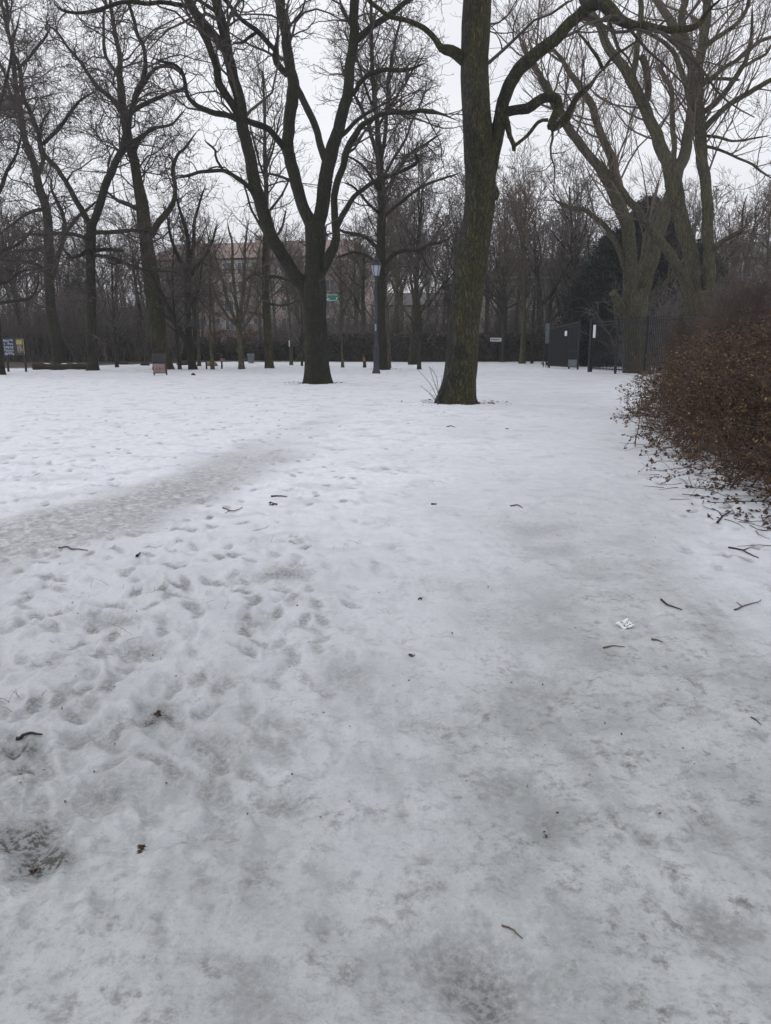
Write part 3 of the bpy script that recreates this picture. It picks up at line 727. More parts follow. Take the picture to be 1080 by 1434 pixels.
# --- tree behind the street lamp
t = T_('elm_tree', 'tall straight tree standing right behind the street lamp', (537, 518), 'bark_dark', 'twig', 37, 42.5)
t.limb([(538, 521, 17), (536, 510, 13.5), (534, 480, 13), (533, 440, 12.5), (533, 400, 12.5), (533, 360, 12), (534, 320, 11.5), (535, 290, 11), (533, 250, 9.5), (531, 215, 9), (528, 170, 6), (524, 130, 5.5), (521, 80, 5), (520, 20, 4), (520, -50, 2)], part='trunk', S=22, root_flare=True, K=80)
for q in ([(534, 225, 5), (539, 187, 5), (543, 135, 4.5), (547, 85, 4), (558, 40, 3), (565, 0, 2)], [(532, 235, 5), (524, 200, 5), (515, 170, 4.5), (505, 150, 4), (490, 120, 3), (475, 80, 2)],
          [(537, 372, 6), (548, 360, 5.5), (562, 352, 5), (588, 350, 4.5), (603, 342, 4), (622, 338, 3), (640, 325, 2)], [(531, 350, 5), (518, 336, 4.5), (503, 328, 4), (480, 324, 3.5), (470, 316, 2.5)],
          [(531, 372, 4.5), (516, 360, 4), (500, 353, 3.5), (482, 357, 3), (470, 362, 2)], [(536, 250, 4), (550, 225, 3.5), (565, 200, 3), (580, 165, 2.5), (595, 130, 2), (600, 100, 1.5)],
          [(535, 275, 5), (555, 245, 4), (575, 215, 3.5), (600, 200, 3), (625, 185, 2)], [(533, 270, 4), (515, 240, 3.5), (500, 225, 3), (480, 215, 2)],
          [(536, 305, 4.5), (560, 285, 4), (590, 262, 3.5), (620, 250, 3), (650, 240, 2)], [(532, 300, 4), (512, 280, 3.5), (495, 262, 3), (478, 255, 2)], [(529, 180, 4), (545, 150, 3.5), (570, 115, 3), (590, 70, 2)],
          [(527, 160, 3.5), (510, 120, 3), (500, 80, 2.5), (480, 40, 2)], [(588, 350, 2.5), (597, 370, 2), (608, 385, 1.8), (612, 398, 1.2)]):
    t.limb(q, drift=t.rng.uniform(-3, 3), S=10)
t.crown(**{**CR2, 'd': (3.2, 3.0, 3.0, 2.6), 'wander': 0.26, 'up': 0.03, 'seeds': 0.06})

# --- big limbs behind the fence
t = T_('plane_tree', 'stout pale-barked tree behind the iron fence with a sawn-off stub', (893, 522), 'bark_olive', 'twig_brown', 41, 38.0)
t.limb([(893, 526, 34), (892, 505, 31), (891, 480, 30), (890, 450, 30), (890, 430, 33), (891, 412, 35), (893, 402, 30)], part='trunk', S=40, root_flare=True, K=50)
t.limb([(874, 436, 12), (867, 424, 12), (860, 413, 12), (858, 410, 11)], drift=-0.6, src=False, cap=True, K=10)
t.limb([(884, 425, 22), (883, 400, 19), (883, 370, 18), (882, 340, 17), (878, 315, 17), (871, 297, 16), (862, 275, 14), (853, 258, 13), (838, 235, 12), (820, 213, 11), (805, 190, 11), (793, 172, 10.5), (780, 148, 10), (767, 127, 9), (752, 97, 7), (738, 75, 5), (730, 40, 3)], drift=-4, S=22)
t.limb([(873, 298, 12), (868, 268, 11), (858, 225, 10.5), (845, 197, 10), (832, 160, 9.5), (822, 138, 9), (808, 117, 8), (795, 95, 6), (775, 68, 4), (760, 40, 3)], drift=1.5, S=16)
t.limb([(897, 425, 22), (902, 400, 20), (910, 370, 20), (920, 335, 18), (931, 302, 17.5), (940, 275, 16), (952, 235, 15), (962, 200, 14), (967, 167, 12), (971, 120, 11), (969, 92, 11), (957, 70, 12), (945, 40, 11), (930, 15, 9), (915, -8, 8), (890, -50, 5)], drift=2.5, S=24)
t.limb([(905, 428, 9), (918, 412, 8), (930, 400, 7.5), (944, 384, 7), (955, 370, 5)], drift=-1)
t.limb([(878, 384, 8), (868, 355, 7.5), (857, 330, 7.5), (846, 314, 7), (833, 303, 6.5), (820, 296, 6), (800, 290, 5.5), (783, 282, 4), (770, 270, 3)], drift=-2)
t.limb([(890, 400, 8), (898, 375, 7), (903, 345, 6.5), (908, 322, 6), (918, 300, 5), (925, 280, 4)], drift=3)
t.limb([(944, 245, 8), (944, 220, 7), (943, 180, 6.5), (941, 140, 6), (935, 115, 5), (925, 95, 4), (930, 80, 3)], drift=2)
t.limb([(964, 128, 8), (957, 105, 7), (945, 78, 6), (930, 60, 5), (905, 45, 4), (890, 40, 2.5)], drift=-1)
CR3 = dict(d=(1.6, 2.1, 2.5, 2.4), lens=((1.5, 5.5), (0.9, 3.2), (0.5, 1.6), (0.2, 0.6)), wander=0.14, rmin=0.0075, up=0.13, t0=0.3)
t.crown(**CR3)
t = T_('plane_tree', 'multi-stemmed pale tree rising from reddish scrub, rightmost behind the fence', (978, 530), 'bark_olive', 'twig_brown', 43, 33.0)
t.limb([(982, 536, 36), (981, 500, 34), (979, 460, 31), (978, 430, 32), (978, 408, 30)], part='trunk', S=36, root_flare=True, K=40)
t.limb([(968, 425, 20), (960, 395, 15), (948, 372, 13), (935, 350, 12), (918, 328, 11), (900, 305, 10), (882, 282, 9), (870, 262, 7), (850, 240, 5), (835, 215, 3)], drift=-2.5, S=16)
t.limb([(972, 425, 22), (972, 390, 20), (966, 350, 19), (957, 315, 19), (948, 285, 20), (943, 262, 21), (940, 245, 19), (933, 220, 16), (923, 197, 15), (912, 170, 14), (900, 147, 14), (890, 122, 13), (880, 103, 12), (865, 83, 11), (852, 67, 10.5), (843, 45, 10), (836, 28, 9), (826, 5, 8), (815, -40, 5)], drift=2.0, S=24)
t.limb([(900, 150, 9), (908, 130, 8.5), (905, 100, 8), (900, 80, 9), (898, 78, 8)], drift=0.5, cap=True)
t.limb([(886, 108, 8), (890, 85, 7.5), (896, 50, 7), (899, 20, 7), (898, -10, 6), (895, -60, 4)], drift=-1)
t.limb([(990, 425, 22), (993, 395, 17), (993, 360, 15), (992, 330, 14.5), (990, 295, 14), (988, 260, 14), (984, 225, 14), (981, 195, 14), (978, 160, 14), (976, 125, 14), (978, 90, 12), (983, 65, 11.5), (987, 35, 11), (991, 5, 10), (998, -50, 7), (1005, -120, 4)], drift=-1.0, S=22)
t.limb([(977, 125, 12), (970, 90, 11.5), (962, 70, 11), (955, 45, 10), (957, 20, 9), (962, -10, 8), (968, -60, 5)], drift=1.5)
t.limb([(984, 158, 7), (1002, 145, 7), (1018, 125, 6.5), (1035, 102, 6.5), (1044, 90, 6), (1047, 72, 5), (1052, 45, 4), (1056, 5, 3)], drift=-1.5)
t.limb([(985, 182, 8), (1000, 165, 7.5), (1020, 148, 7), (1045, 133, 6.5), (1070, 118, 6), (1085, 108, 5), (1110, 85, 3)], drift=-2)
t.limb([(980, 122, 6), (1000, 107, 5.5), (1022, 90, 5), (1042, 74, 5), (1062, 60, 4.5), (1085, 48, 4), (1110, 30, 2)], drift=1)
t.limb([(984, 70, 6), (1000, 55, 6), (1020, 42, 5.5), (1036, 28, 5), (1046, 10, 4.5), (1052, -15, 4)], drift=-1)
t.limb([(1044, 92, 4), (1060, 82, 4), (1072, 76, 3.5), (1085, 55, 2.5)], drift=0.5)
t.limb([(1000, 110, 4), (1012, 110, 4), (1026, 111, 4), (1038, 112, 3)], drift=0.3)
t.limb([(994, 358, 9), (1005, 343, 7.5), (1018, 334, 7), (1030, 328, 6.5), (1040, 323, 6)], drift=-1, cap=True)
t.limb([(1040, 324, 2.5), (1040, 308, 2.5), (1041, 290, 2), (1048, 270, 1.2)], drift=-0.2)
t.limb([(988, 190, 4), (1005, 192, 3.5), (1025, 198, 3), (1050, 195, 2.5), (1080, 190, 2)], drift=-2)
t.limb([(989, 205, 4), (1010, 210, 3.5), (1035, 222, 3), (1060, 235, 3), (1085, 252, 2)], drift=-1)
t.crown(**CR3)

# ------------------------------------------------------------------ generic bare trees (prototypes, then copies)
def proto(name, h, r, form, seed, barkm, twigm, dens, rmin=0.011, seeds=0.0, K3=True):
    """one bare tree: a trunk mesh and a crown mesh in local coordinates"""
    rng = np.random.default_rng(seed)
    tr = Acc(); cr_ = Acc()
    K = 18; s_ = np.linspace(0, 1, K)
    bend = rng.normal(size=2) * 0.03 * h
    P = np.column_stack([bend[0] * s_ ** 2 + 0.25 * np.sin(s_ * 5 + seed) * s_, bend[1] * s_ ** 2 + 0.2 * np.cos(s_ * 4 + seed) * s_, s_ * h * form['lead'] - 0.1])
    R = r * (1 - 0.8 * s_); R[0] *= 1.45; R[1] *= 1.12
    tubes(tr, P, R, 12, lump=0.12, seed=seed)
    src = P[None]; rs = R[None]
    P1, R1 = spawn(src, rs, form['n1'] / h, rng, ratio=form['r1'], lmin=h * 0.15, lmax=h * 0.6, ang=form['ang'], K=12, wander=form['wander'] * 0.5, up=form['up'], t0=form['t0'], rf=0.62, rmin=0.02, taper=0.8)
    tubes(tr, P1, R1, 6)
    Ps, Rs = np.concatenate([P1]), np.concatenate([R1])
    for lv in range(3):
        Ps, Rs = spawn(Ps, Rs, dens[lv], rng, ratio=(0.45, 0.5, 0.5)[lv], lmin=(0.8, 0.5, 0.25)[lv], lmax=(4, 2, 0.9)[lv], K=(7, 5, 4)[lv], wander=form['wander'], up=form['up'] * 0.8, t0=0.12, rmin=rmin * (1.4, 1.1, 0.9)[lv], rf=0.6)
        tubes(cr_, Ps, Rs, (4, 3, 3)[lv])
    if seeds:
        e = Ps[:, -1]; leaves(cr_, e[rng.random(len(e)) < seeds], rng, 0.13, 1.3)
    return [tr.build('trunk', barkm), cr_.build('crown', twigm)]
FAN = dict(lead=0.75, n1=22, r1=0.62, ang=(0.35, 0.75), wander=0.14, up=0.07, t0=0.28)
BROAD = dict(lead=0.6, n1=20, r1=0.75, ang=(0.6, 1.15), wander=0.24, up=0.05, t0=0.32)
SLIM = dict(lead=0.95, n1=34, r1=0.32, ang=(0.6, 1.1), wander=0.16, up=0.06, t0=0.18)
SHRUB = dict(lead=0.5, n1=26, r1=1.2, ang=(0.3, 0.9), wander=0.18, up=0.06, t0=0.03)
PR = {
 'fan': proto('fan', 15, 0.24, FAN, 101, M['bark_far'], M['twig_grey'], (2.2, 2.8, 2.9), 0.013, 0.10),
 'fan2': proto('fan2', 16, 0.22, FAN, 102, M['bark_olive'], M['twig_brown'], (2.0, 2.8, 2.9), 0.013),
 'broad': proto('broad', 14, 0.27, BROAD, 103, M['bark_far'], M['twig'], (2.0, 2.8, 2.9), 0.013, 0.14),
 'broad2': proto('broad2', 13, 0.25, BROAD, 104, M['bark_dark'], M['twig_brown'], (2.0, 2.8, 2.9), 0.013, 0.08),
 'slim': proto('slim', 9, 0.10, SLIM, 105, M['bark_olive'], M['twig_brown'], (1.8, 2.6, 2.6), 0.009),
 'slim2': proto('slim2', 8, 0.09, SLIM, 106, M['bark_far'], M['twig_grey'], (1.8, 2.6, 2.6), 0.009),
}
PROTO_USED = set()
def place(kind, X, Y, sc, rz, name, label, group=None, sxy=None, cat='tree'):
    root = empty(name, (X, Y, 0), label, cat, group, rz)
    root.scale = (sxy or sc, sxy or sc, sc)
    for p in PR[kind]:
        if kind in PROTO_USED:
            c = p.copy(); COL.objects.link(c)
        else: c = p
        c.parent = root
    PROTO_USED.add(kind)
    return root
def place_px(kind, x, ybase, h, rz, name, label, group=None, sxy=None):
    Y = D(ybase); P = at(x, ybase, Y)
    hp = {'fan': 15, 'fan2': 16, 'broad': 14, 'broad2': 13, 'slim': 9, 'slim2': 8}[kind]
    return place(kind, P[0], Y, h / hp, rz, name, label, group, sxy)
# single trees one can tell apart in the middle distance
for kind, x, yb, h, rz, lab in [
    ('slim', 298, 517, 8.5, 0.3, 'thin young tree standing by two short wooden posts'),
    ('slim2', 164, 514, 8, 1.4, 'thin grey sapling alone between the log and the sandwich board'),
    ('slim2', 252, 517, 8, 2.4, 'slender tree just left of the slim double-stemmed tree'),
    ('slim', 279, 513, 9, 4.0, 'slender tree just right of the slim double-stemmed tree'),
    ('slim2', 423, 513, 6, 5.0, 'small thin tree close against the left side of the dark forked trunk'),
    ('slim', 480, 514, 7, 0.9, 'thin mossy sapling between the dark forked trunk and the lamp'),
    ('slim', 545, 515, 9, 2.0, 'thin olive stem just right of the tree behind the lamp'),
    ('slim2', 587, 517, 9, 3.3, 'thin stem with a dark foot halfway between lamp and big mossy trunk'),
    ('fan', 578, 510, 15, 1.0, 'larger olive tree against the hedge left of the big mossy trunk'),
    ('fan2', 731, 509, 14, 0.5, 'bare tree with upswept branches between white sign and gate'),
    ('broad', 703, 507, 13, 2.2, 'dark tree directly above the small white street sign'),
    ('fan', 803, 506, 13.5, 4.2, 'bare tree rising above the open gate leaf'),
    ('slim2', 745, 509, 8, 1.1, 'slender sapling left of the gate, right of the upswept tree'),
    ('slim', 408, 512, 9, 3.0, 'slim tree just behind the white post sign, left of the dark trunk')]:
    nm = {'slim': 'young_tree', 'slim2': 'young_tree'}.get(kind, 'bare_tree')
    place_px(kind, x, yb, h, rz, nm, lab)
# the wood behind
rng = random.Random(4)
def row(n, y0, y1, u0, u1, h0, h1, kinds, label, group, name='bare_tree'):
    for k in range(n):
        Y = rng.uniform(y0, y1); u = u0 + (u1 - u0) * (k + rng.random()) / n
        kd = rng.choice(kinds); h = rng.uniform(h0, h1)
        hp = {'fan': 15, 'fan2': 16, 'broad': 14, 'broad2': 13, 'slim': 9, 'slim2': 8}[kd]
        place(kd, u * Y, Y, h / hp, rng.uniform(0, 6.28), name, label, group)
row(14, 60, 68, -0.55, -0.23, 11, 15, ['fan', 'broad', 'broad2', 'fan2'], 'bare tree in the front row of the dark wood along the left background', 'bare trees of the left background wood')
row(16, 76, 98, -0.6, -0.24, 14, 18, ['fan', 'fan2', 'broad2', 'broad'], 'tall bare tree deep in the wood along the left background', 'tall bare trees deep in the left wood')#
row(9, 62, 88, -0.27, -0.06, 8, 13, ['fan', 'fan2', 'slim'], 'low bare tree in front of the pink apartment block', 'low bare trees before the pink building')
row(20, 60, 78, -0.05, 0.26, 13, 18, ['fan', 'broad', 'broad2', 'fan2'], 'bare tree behind the long dark hedge in the middle background', 'bare trees behind the long hedge')
row(16, 82, 104, -0.06, 0.30, 15, 20, ['fan', 'fan2', 'broad2'], 'tall bare tree far behind the long dark hedge', 'tall bare trees far behind the hedge')
row(18, 55, 68, 0.27, 0.66, 11, 17, ['fan', 'broad', 'broad2', 'fan2'], 'bare tree behind the iron fence in the right background', 'bare trees behind the iron fence')
row(14, 70, 95, 0.26, 0.66, 14, 18, ['fan', 'fan2', 'broad2'], 'tall bare tree far off beyond the fenced plane trees', 'tall bare trees beyond the fenced ground')

# thicket: nobody could count these stems
def thicket(name, n, ufn, y0, y1, h0, h1, mat, seed, rmin=0.011, d=(2.0, 2.4)):
    rg = np.random.default_rng(seed)
    Y = rg.uniform(y0, y1, n); u = ufn(rg, n); X = u * Y
    h = rg.uniform(h0, h1, n); K = 7
    P = np.zeros((n, K, 3)); P[:, 0] = np.column_stack([X, Y, np.full(n, -0.05)])
    dr = np.column_stack([rg.normal(size=n) * 0.3, rg.normal(size=n) * 0.3, np.ones(n)])
    for k in range(1, K):
        dr = dr + rg.normal(size=(n, 3)) * 0.12; dr /= np.linalg.norm(dr, axis=1, keepdims=True)
        P[:, k] = P[:, k - 1] + dr * (h / (K - 1))[:, None]
    R = np.outer(0.012 + h * 0.004, 1 - 0.75 * np.linspace(0, 1, K))
    acc = Acc(); tubes(acc, P, R, 4)
    for lv in range(2):
        P, R = spawn(P, R, d[lv], rg, ratio=0.42, lmin=0.35, lmax=2.0, K=4, wander=0.2, up=0.05, rmin=rmin, t0=0.05)
        P[:, :, 2] = np.maximum(P[:, :, 2], 0.0)
        tubes(acc, P, R, 3)
    return tag(acc.build(name, mat), {'left_thicket': 'dark tangle of undergrowth along the left background'}.get(name), None, kind='stuff')
def U(a, b): return lambda rg, n: rg.uniform(a, b, n)
o = thicket('undergrowth', 700, U(-0.28, -0.12), 63, 74, 1.2, 3.0, M['twig_red'], 204, 0.013, (1.6, 1.8))
tag(o, 'low reddish bare undergrowth below the pink apartment block', 'undergrowth', kind='stuff')
o = thicket('undergrowth', 2300, U(-0.62, -0.26), 58, 74, 2.2, 6.0, M['twig_grey'], 201, 0.013, (1.5, 1.6))
tag(o, 'dark grey tangle of bare undergrowth along the left background', 'undergrowth', kind='stuff')
o = thicket('undergrowth', 1300, U(-0.14, 0.28), 61, 74, 2.2, 5.0, M['twig_grey'], 202, 0.013, (1.5, 1.6))
tag(o, 'bare brown undergrowth rising behind the long hedge', 'undergrowth', kind='stuff')
o = thicket('undergrowth', 1800, U(0.30, 0.75), 40, 62, 2.0, 5.5, M['twig_grey'], 203, 0.012, (1.6, 1.7))
tag(o, 'grey-brown bare undergrowth behind the iron fence at the right', 'undergrowth', kind='stuff')

# ------------------------------------------------------------------ hedge
def hedge(x0, x1, Y, h, dep, label, seed, name='hedge', h_var=0.2, grp=None):
    rg = np.random.default_rng(seed)
    acc = Acc()
    n = 30
    xs = np.linspace(x0, x1, n)
    prof = [(-dep / 2 * .8, -0.1), (-dep / 2 * 0.75, h * 0.5), (-dep / 2 * 0.6, h * 0.8), (0, h * .86), (dep / 2 * 0.6, h * 0.8), (dep / 2 * .8, -0.1)]
    V = np.array([[x, Y + p[0] * (1 + 0.15 * math.sin(x * 2.1)), p[1] * (1 - h_var * 0.5 + h_var * (0.5 + 0.5 * math.sin(x * 0.9 + 1.3 * math.sin(x * 0.37))))] for x in xs for p in prof])
    V[:, :2] -= 0
    m_ = len(prof)
    F = [[i * m_ + j, i * m_ + j + 1, (i + 1) * m_ + j + 1, (i + 1) * m_ + j] for i in range(n - 1) for j in range(m_ - 1)]
    acc.add(V, F, rg.random(len(V)) * 0.4, smooth=False)
    N_ = int((x1 - x0) * 900)
    C = np.column_stack([rg.uniform(x0, x1, N_), Y + rg.uniform(-dep * 0.62, dep * 0.5, N_), rg.uniform(0, 1, N_) ** 0.8 * h * 1.08])
    leaves(acc, C, rg, 0.11, 3.2)
    return tag(acc.build(name, M['hedge'], origin=np.array([(x0 + x1) / 2, Y, 0])), label, 'hedge', grp)
hedge(-6.5, 13.0, 59.5, 1.9, 1.6, 'long dark clipped hedge across the middle background behind the lamp', 301)
hedge(-42, -20, 60.5, 1.9, 2.0, 'dark hedge along the far left background behind the fallen log', 302)
hedge(-19.5, -7.2, 62, 1.3, 1.6, 'low brownish hedge below the pink building', 303)

# ------------------------------------------------------------------ conifers behind the fence
def conifer(X, Y, h, rbase, seed, label, name='yew_tree'):
    rg = np.random.default_rng(seed)
    root = empty(name, (X, Y, 0), label, 'evergreen tree')
    tr = Acc(); tubes(tr, np.array([[0, 0, -0.1], [0, 0, h * 0.5], [0.1, 0, h * 0.93]]), np.array([0.22, 0.13, 0.03]), 10)
    # boughs: sprays of dark needles hanging along drooping arms
    nb = 150
    t_ = rg.random(nb) ** 0.8; az = rg.uniform(0, 6.28, nb)
    Ln = rbase * (1 - t_) ** 0.75 * rg.uniform(0.65, 1.15, nb) + 0.25
    K = 7; s_ = np.linspace(0, 1, K)
    P = np.zeros((nb, K, 3))
    z0 = 0.3 + t_ * (h - 0.6)
    P[:, :, 0] = np.cos(az)[:, None] * Ln[:, None] * s_; P[:, :, 1] = np.sin(az)[:, None] * Ln[:, None] * s_
    P[:, :, 2] = z0[:, None] + Ln[:, None] * (0.45 * s_ - 0.55 * s_ ** 2)
    tubes(tr, P, np.outer(0.03 + 0 * Ln, 1 - 0.7 * s_), 4)
    tr.build('trunk', M['bark_dark'], root)
    cr_ = Acc()
    N_ = int(75000 * (h / 8))
    ib = rg.integers(0, nb, N_); ss = rg.random(N_) ** 0.6 * (K - 1)
    i0 = np.minimum(ss.astype(int), K - 2); fr = (ss - i0)[:, None]
    C = P[ib, i0] * (1 - fr) + P[ib, i0 + 1] * fr + rg.normal(size=(N_, 3)) * np.array([0.26, 0.26, 0.22])
    C[:, 2] = np.maximum(C[:, 2], 0.1)
    leaves(cr_, C, rg, 0.085, 3.6)
    cr_.build('foliage', M['needle'], root)
    return root
conifer(16.3, 50, 10.0, 4.4, 401, 'tallest dark evergreen directly behind the stout pale tree')
conifer(12.9, 49, 6.2, 2.6, 402, 'lower dark evergreen left of the tall one, above the gate opening')
conifer(20.2, 52, 7.6, 3.4, 403, 'dark evergreen right of the stout pale tree, behind its limbs')
conifer(14.4, 51, 8.2, 3.2, 404, 'middle-sized dark evergreen between the low one and the tallest')
conifer(24.0, 46, 3.2, 1.8, 405, 'small rounded dark evergreen low behind the rightmost tree')


# ------------------------------------------------------------------ shrubs beside the path
def shrub_proto(seed, n, rx, ry, h, twm, leafm, nl, lsize, arch=0.5, d=(2.6, 3.2), rmin=0.003):
    rg = np.random.default_rng(seed)
    K = 9
    b = rg.normal(size=(n, 2)) * 0.28
    az = rg.uniform(0, 6.28, n); out_ = rg.random(n) ** 0.6
    tx = np.cos(az) * out_ * rx; ty = np.sin(az) * out_ * ry
    tz = h * (1 - 0.85 * out_ ** 2.2) * rg.uniform(0.6, 1.12, n)
    s_ = np.linspace(0, 1, K)
    P = np.zeros((n, K, 3))
    wob = rg.normal(size=(n, K, 3)).cumsum(1) * 0.035
    P[:, :, 0] = b[:, :1] * rx + (tx - b[:, 0] * rx)[:, None] * s_ ** 1.1
    P[:, :, 1] = b[:, 1:] * ry + (ty - b[:, 1] * ry)[:, None] * s_ ** 1.1
    P[:, :, 2] = tz[:, None] * (s_ * (1 + arch) - arch * s_ ** 2.4) * 1.0
    P[:, 1:] += wob[:, 1:]
    P[:, :, 2] = np.maximum(P[:, :, 2], 0.015)
    P[:, 0, 2] = -0.05
    R = np.outer(rg.uniform(0.005, 0.010, n), 1 - 0.7 * s_)
    ns = n // 6
    P[:ns] *= (1 + 0.22 * rg.random(ns))[:, None, None]
    P[:, 0, 2] = -0.05
    st = Acc(); tubes(st, P, R, 4)
    P1, R1 = spawn(P, R, d[0] * 2.0, rg, ratio=0.4, lmin=0.15, lmax=0.8, K=6, wander=0.2, up=0.02, rmin=rmin, t0=0.15)
    P1[:, :, 2] = np.maximum(P1[:, :, 2], 0.012)
    tubes(st, P1, R1, 3)
    P2, R2 = spawn(P1, R1, d[1] * 2.2, rg, ratio=0.5, lmin=0.06, lmax=0.35, K=4, wander=0.2, up=0.0, rmin=rmin * 0.8, t0=0.1)
    P2[:, :, 2] = np.maximum(P2[:, :, 2], 0.01)
    tubes(st, P2, R2, 3)
    so = st.build('stems', twm)
    parts = [so]
    if nl:
        lv = Acc(); A = P2.reshape(-1, 3); C = A[rg.integers(0, len(A), nl)] + rg.normal(size=(nl, 3)) * 0.012
        C[:, 2] = np.maximum(C[:, 2], 0.01)
        leaves(lv, C, rg, lsize, 1.8)
        parts.append(lv.build('foliage', leafm))
    return parts
SP = [shrub_proto(501, 210, 1.45, 1.45, 1.5, M['twig_red'], M['bush_leaf'], 24000, 0.021),
      shrub_proto(502, 210, 1.5, 1.3, 1.6, M['twig_red'], M['bush_leaf'], 24000, 0.021, 0.35),
      shrub_proto(503, 170, 1.4, 1.4, 3.5, M['scrub_red'], None, 0, 0.0, -0.1, (2.6, 2.6), 0.006)]
used = set()
def put_shrub(k, X, Y, sc, rz, label, name='shrub', group=None, sz=None):
    root = empty(name, (X, Y, 0), label, 'shrub', group, rz); root.scale = (sc, sc, sz or sc)
    for p in SP[k]:
        c = p if k not in used else p.copy()
        if k in used: COL.objects.link(c)
        c.parent = root
    used.add(k)
G_ = 'brown-leaved shrubs in a bank beside the path'
for k, X, Y, sc, sz, lab in [
    (0, 5.0, 7.35, 1.0, 0.95, 'brown-leaved shrub nearest the camera, cut by the right edge of the photo'),
    (1, 5.25, 9.4, 1.0, 0.98, 'brown-leaved shrub second from the camera along the right edge'),
    (0, 5.6, 11.2, 1.05, 0.98, 'brown-leaved shrub third from the camera in the bank by the path'),
    (1, 6.35, 13.2, 1.1, 1.0, 'brown-leaved shrub in the middle of the bank, with ochre twig tips'),
    (0, 7.0, 15.4, 1.1, 0.95, 'brown-leaved shrub second farthest along the path edge'),
    (1, 7.7, 17.8, 1.1, 0.9, 'brown-leaved shrub at the far end of the bank, beside the fence'),
    (1, 7.4, 8.8, 1.15, 1.15, 'taller brown shrub of the back row nearest the camera'),
    (0, 8.2, 11.6, 1.2, 1.15, 'taller brown shrub in the middle of the back row'),
    (1, 9.4, 14.8, 1.25, 1.15, 'taller brown shrub of the back row, left of the others, before the fence'),
    (0, 10.2, 18.6, 1.25, 1.1, 'farthest brown shrub of the back row, close before the iron fence')]:
    put_shrub(k, X - 0.38, Y - 0.25, sc * 1.12, random.Random(int(X * 91)).uniform(0, 6.28), lab, 'brown_shrub', G_, sz * 0.97)
for X, Y, sc, lab in [(5.6, 8.6, 0.50, 'bare shoots rising above the nearest brown shrub'), (6.4, 10.9, 0.55, 'bare shoots rising above the third brown shrub of the bank'), 
                      (8.6, 17.4, 0.6, 'bare shoots above the far end of the brown shrub bank'), (10.6, 25.0, 0.75, 'dark reddish bare shrub before the left part of the fence, lower than its neighbour'), (11.2, 29.5, 0.7, 'dark reddish bare shrub leaning on the fence behind the path edge')]:
    put_shrub(2, X, Y, sc, X * 5, lab, 'bare_shrub', 'bare shoots among the brown shrubs')
for X, Y, sc, lab in [(11.9, 27.5, 1.0, 'tall reddish bare shrub against the left part of the fence'), (13.6, 29, 1.15, 'tall reddish bare shrub at the foot of the rightmost pale tree'),
                      (13.2, 25.5, 1.05, 'tall reddish bare shrub in front of the rightmost pale tree'), (15.8, 27.5, 1.1, 'tall reddish bare shrub right of the rightmost pale tree'),
                      (18.2, 29, 1.1, 'tall reddish bare shrub cut by the right edge, upper bank'), (12.6, 22.5, 0.9, 'reddish bare shrub sticking up behind the brown shrub bank')]:
    put_shrub(2, X, Y, sc, X * 7, lab, 'red_stemmed_shrub', 'reddish bare shrubs near the fence')

# ------------------------------------------------------------------ street furniture
def iron_lamp(x, yb, h, label, extra=None):
    Y = D(yb); P = at(x, yb, Y)
    root = empty('street_lamp', (P[0], Y, HGT(P[0], Y) - 0.02), label, 'street lamp', 'old-style street lamps')
    s = h / 5.1
    a = Acc()
    a.lathe((0, 0, 0), [(0.0, 0), (0.19 * s, 0), (0.19 * s, 0.10), (0.16 * s, 0.16), (0.13 * s, 0.30), (0.125 * s, 1.15 * s), (0.14 * s, 1.18 * s), (0.14 * s, 1.25 * s), (0.10 * s, 1.32 * s), (0.085 * s, 1.4 * s),
                        (0.075 * s, 2.4 * s), (0.10 * s, 2.43 * s), (0.10 * s, 2.47 * s), (0.07 * s, 2.5 * s), (0.055 * s, 4.1 * s), (0.08 * s, 4.13 * s), (0.05 * s, 4.18 * s), (0.05 * s, 4.32 * s), (0.12 * s, 4.36 * s), (0.14 * s, 4.40 * s), (0, 4.41 * s)], 20)
    a.build('pole', M['iron_grey'], root)
    g = Acc(); g.lathe((0, 0, 0), [(0.135 * s, 4.405 * s), (0.235 * s, 4.86 * s)], 6, smooth=False); g.build('lantern_glass', M['glass_lamp'], root)
    f = Acc()
    for k in range(6):
        t_ = k * math.pi / 3
        tubes(f, np.array([[0.14 * s * math.cos(t_), 0.14 * s * math.sin(t_), 4.40 * s], [0.242 * s * math.cos(t_), 0.242 * s * math.sin(t_), 4.87 * s]]), np.array([0.014, 0.014]), 5)
    f.build('lantern_frame', M['iron'], root)
    r_ = Acc(); r_.lathe((0, 0, 0), [(0.0, 4.86 * s), (0.27 * s, 4.86 * s), (0.27 * s, 4.89 * s), (0.20 * s, 4.96 * s), (0.17 * s, 5.02 * s), (0.19 * s, 5.05 * s), (0.12 * s, 5.12 * s), (0.05 * s, 5.17 * s), (0.05 * s, 5.22 * s), (0.0, 5.32 * s)], 12)
    r_.build('lantern_roof', M['iron'], root)
    return root
m, n, b = new_mat('glass_lamp'); b.inputs['Base Color'].default_value = (0.36, 0.40, 0.46, 1); b.inputs['Roughness'].default_value = 0.12
M['glass_lamp'] = m
M['paper'] = plain('paper', (0.72, 0.74, 0.76), 0.8, var=0.06)
M['ink'] = plain('ink', (0.05, 0.06, 0.09), 0.8)
M['sign_green'] = plain('sign_green', (0.012, 0.13, 0.085), 0.5, var=0.1)
M['sign_white'] = plain('sign_white', (0.62, 0.64, 0.66), 0.5, var=0.08)
M['board_black'] = plain('board_black', (0.02, 0.022, 0.028), 0.5)
M['poster_pink'] = plain('poster_pink', (0.25, 0.19, 0.175), 0.7, var=0.2, scale=4)
M['poster_yellow'] = plain('poster_yellow', (0.36, 0.33, 0.10), 0.7, var=0.15)
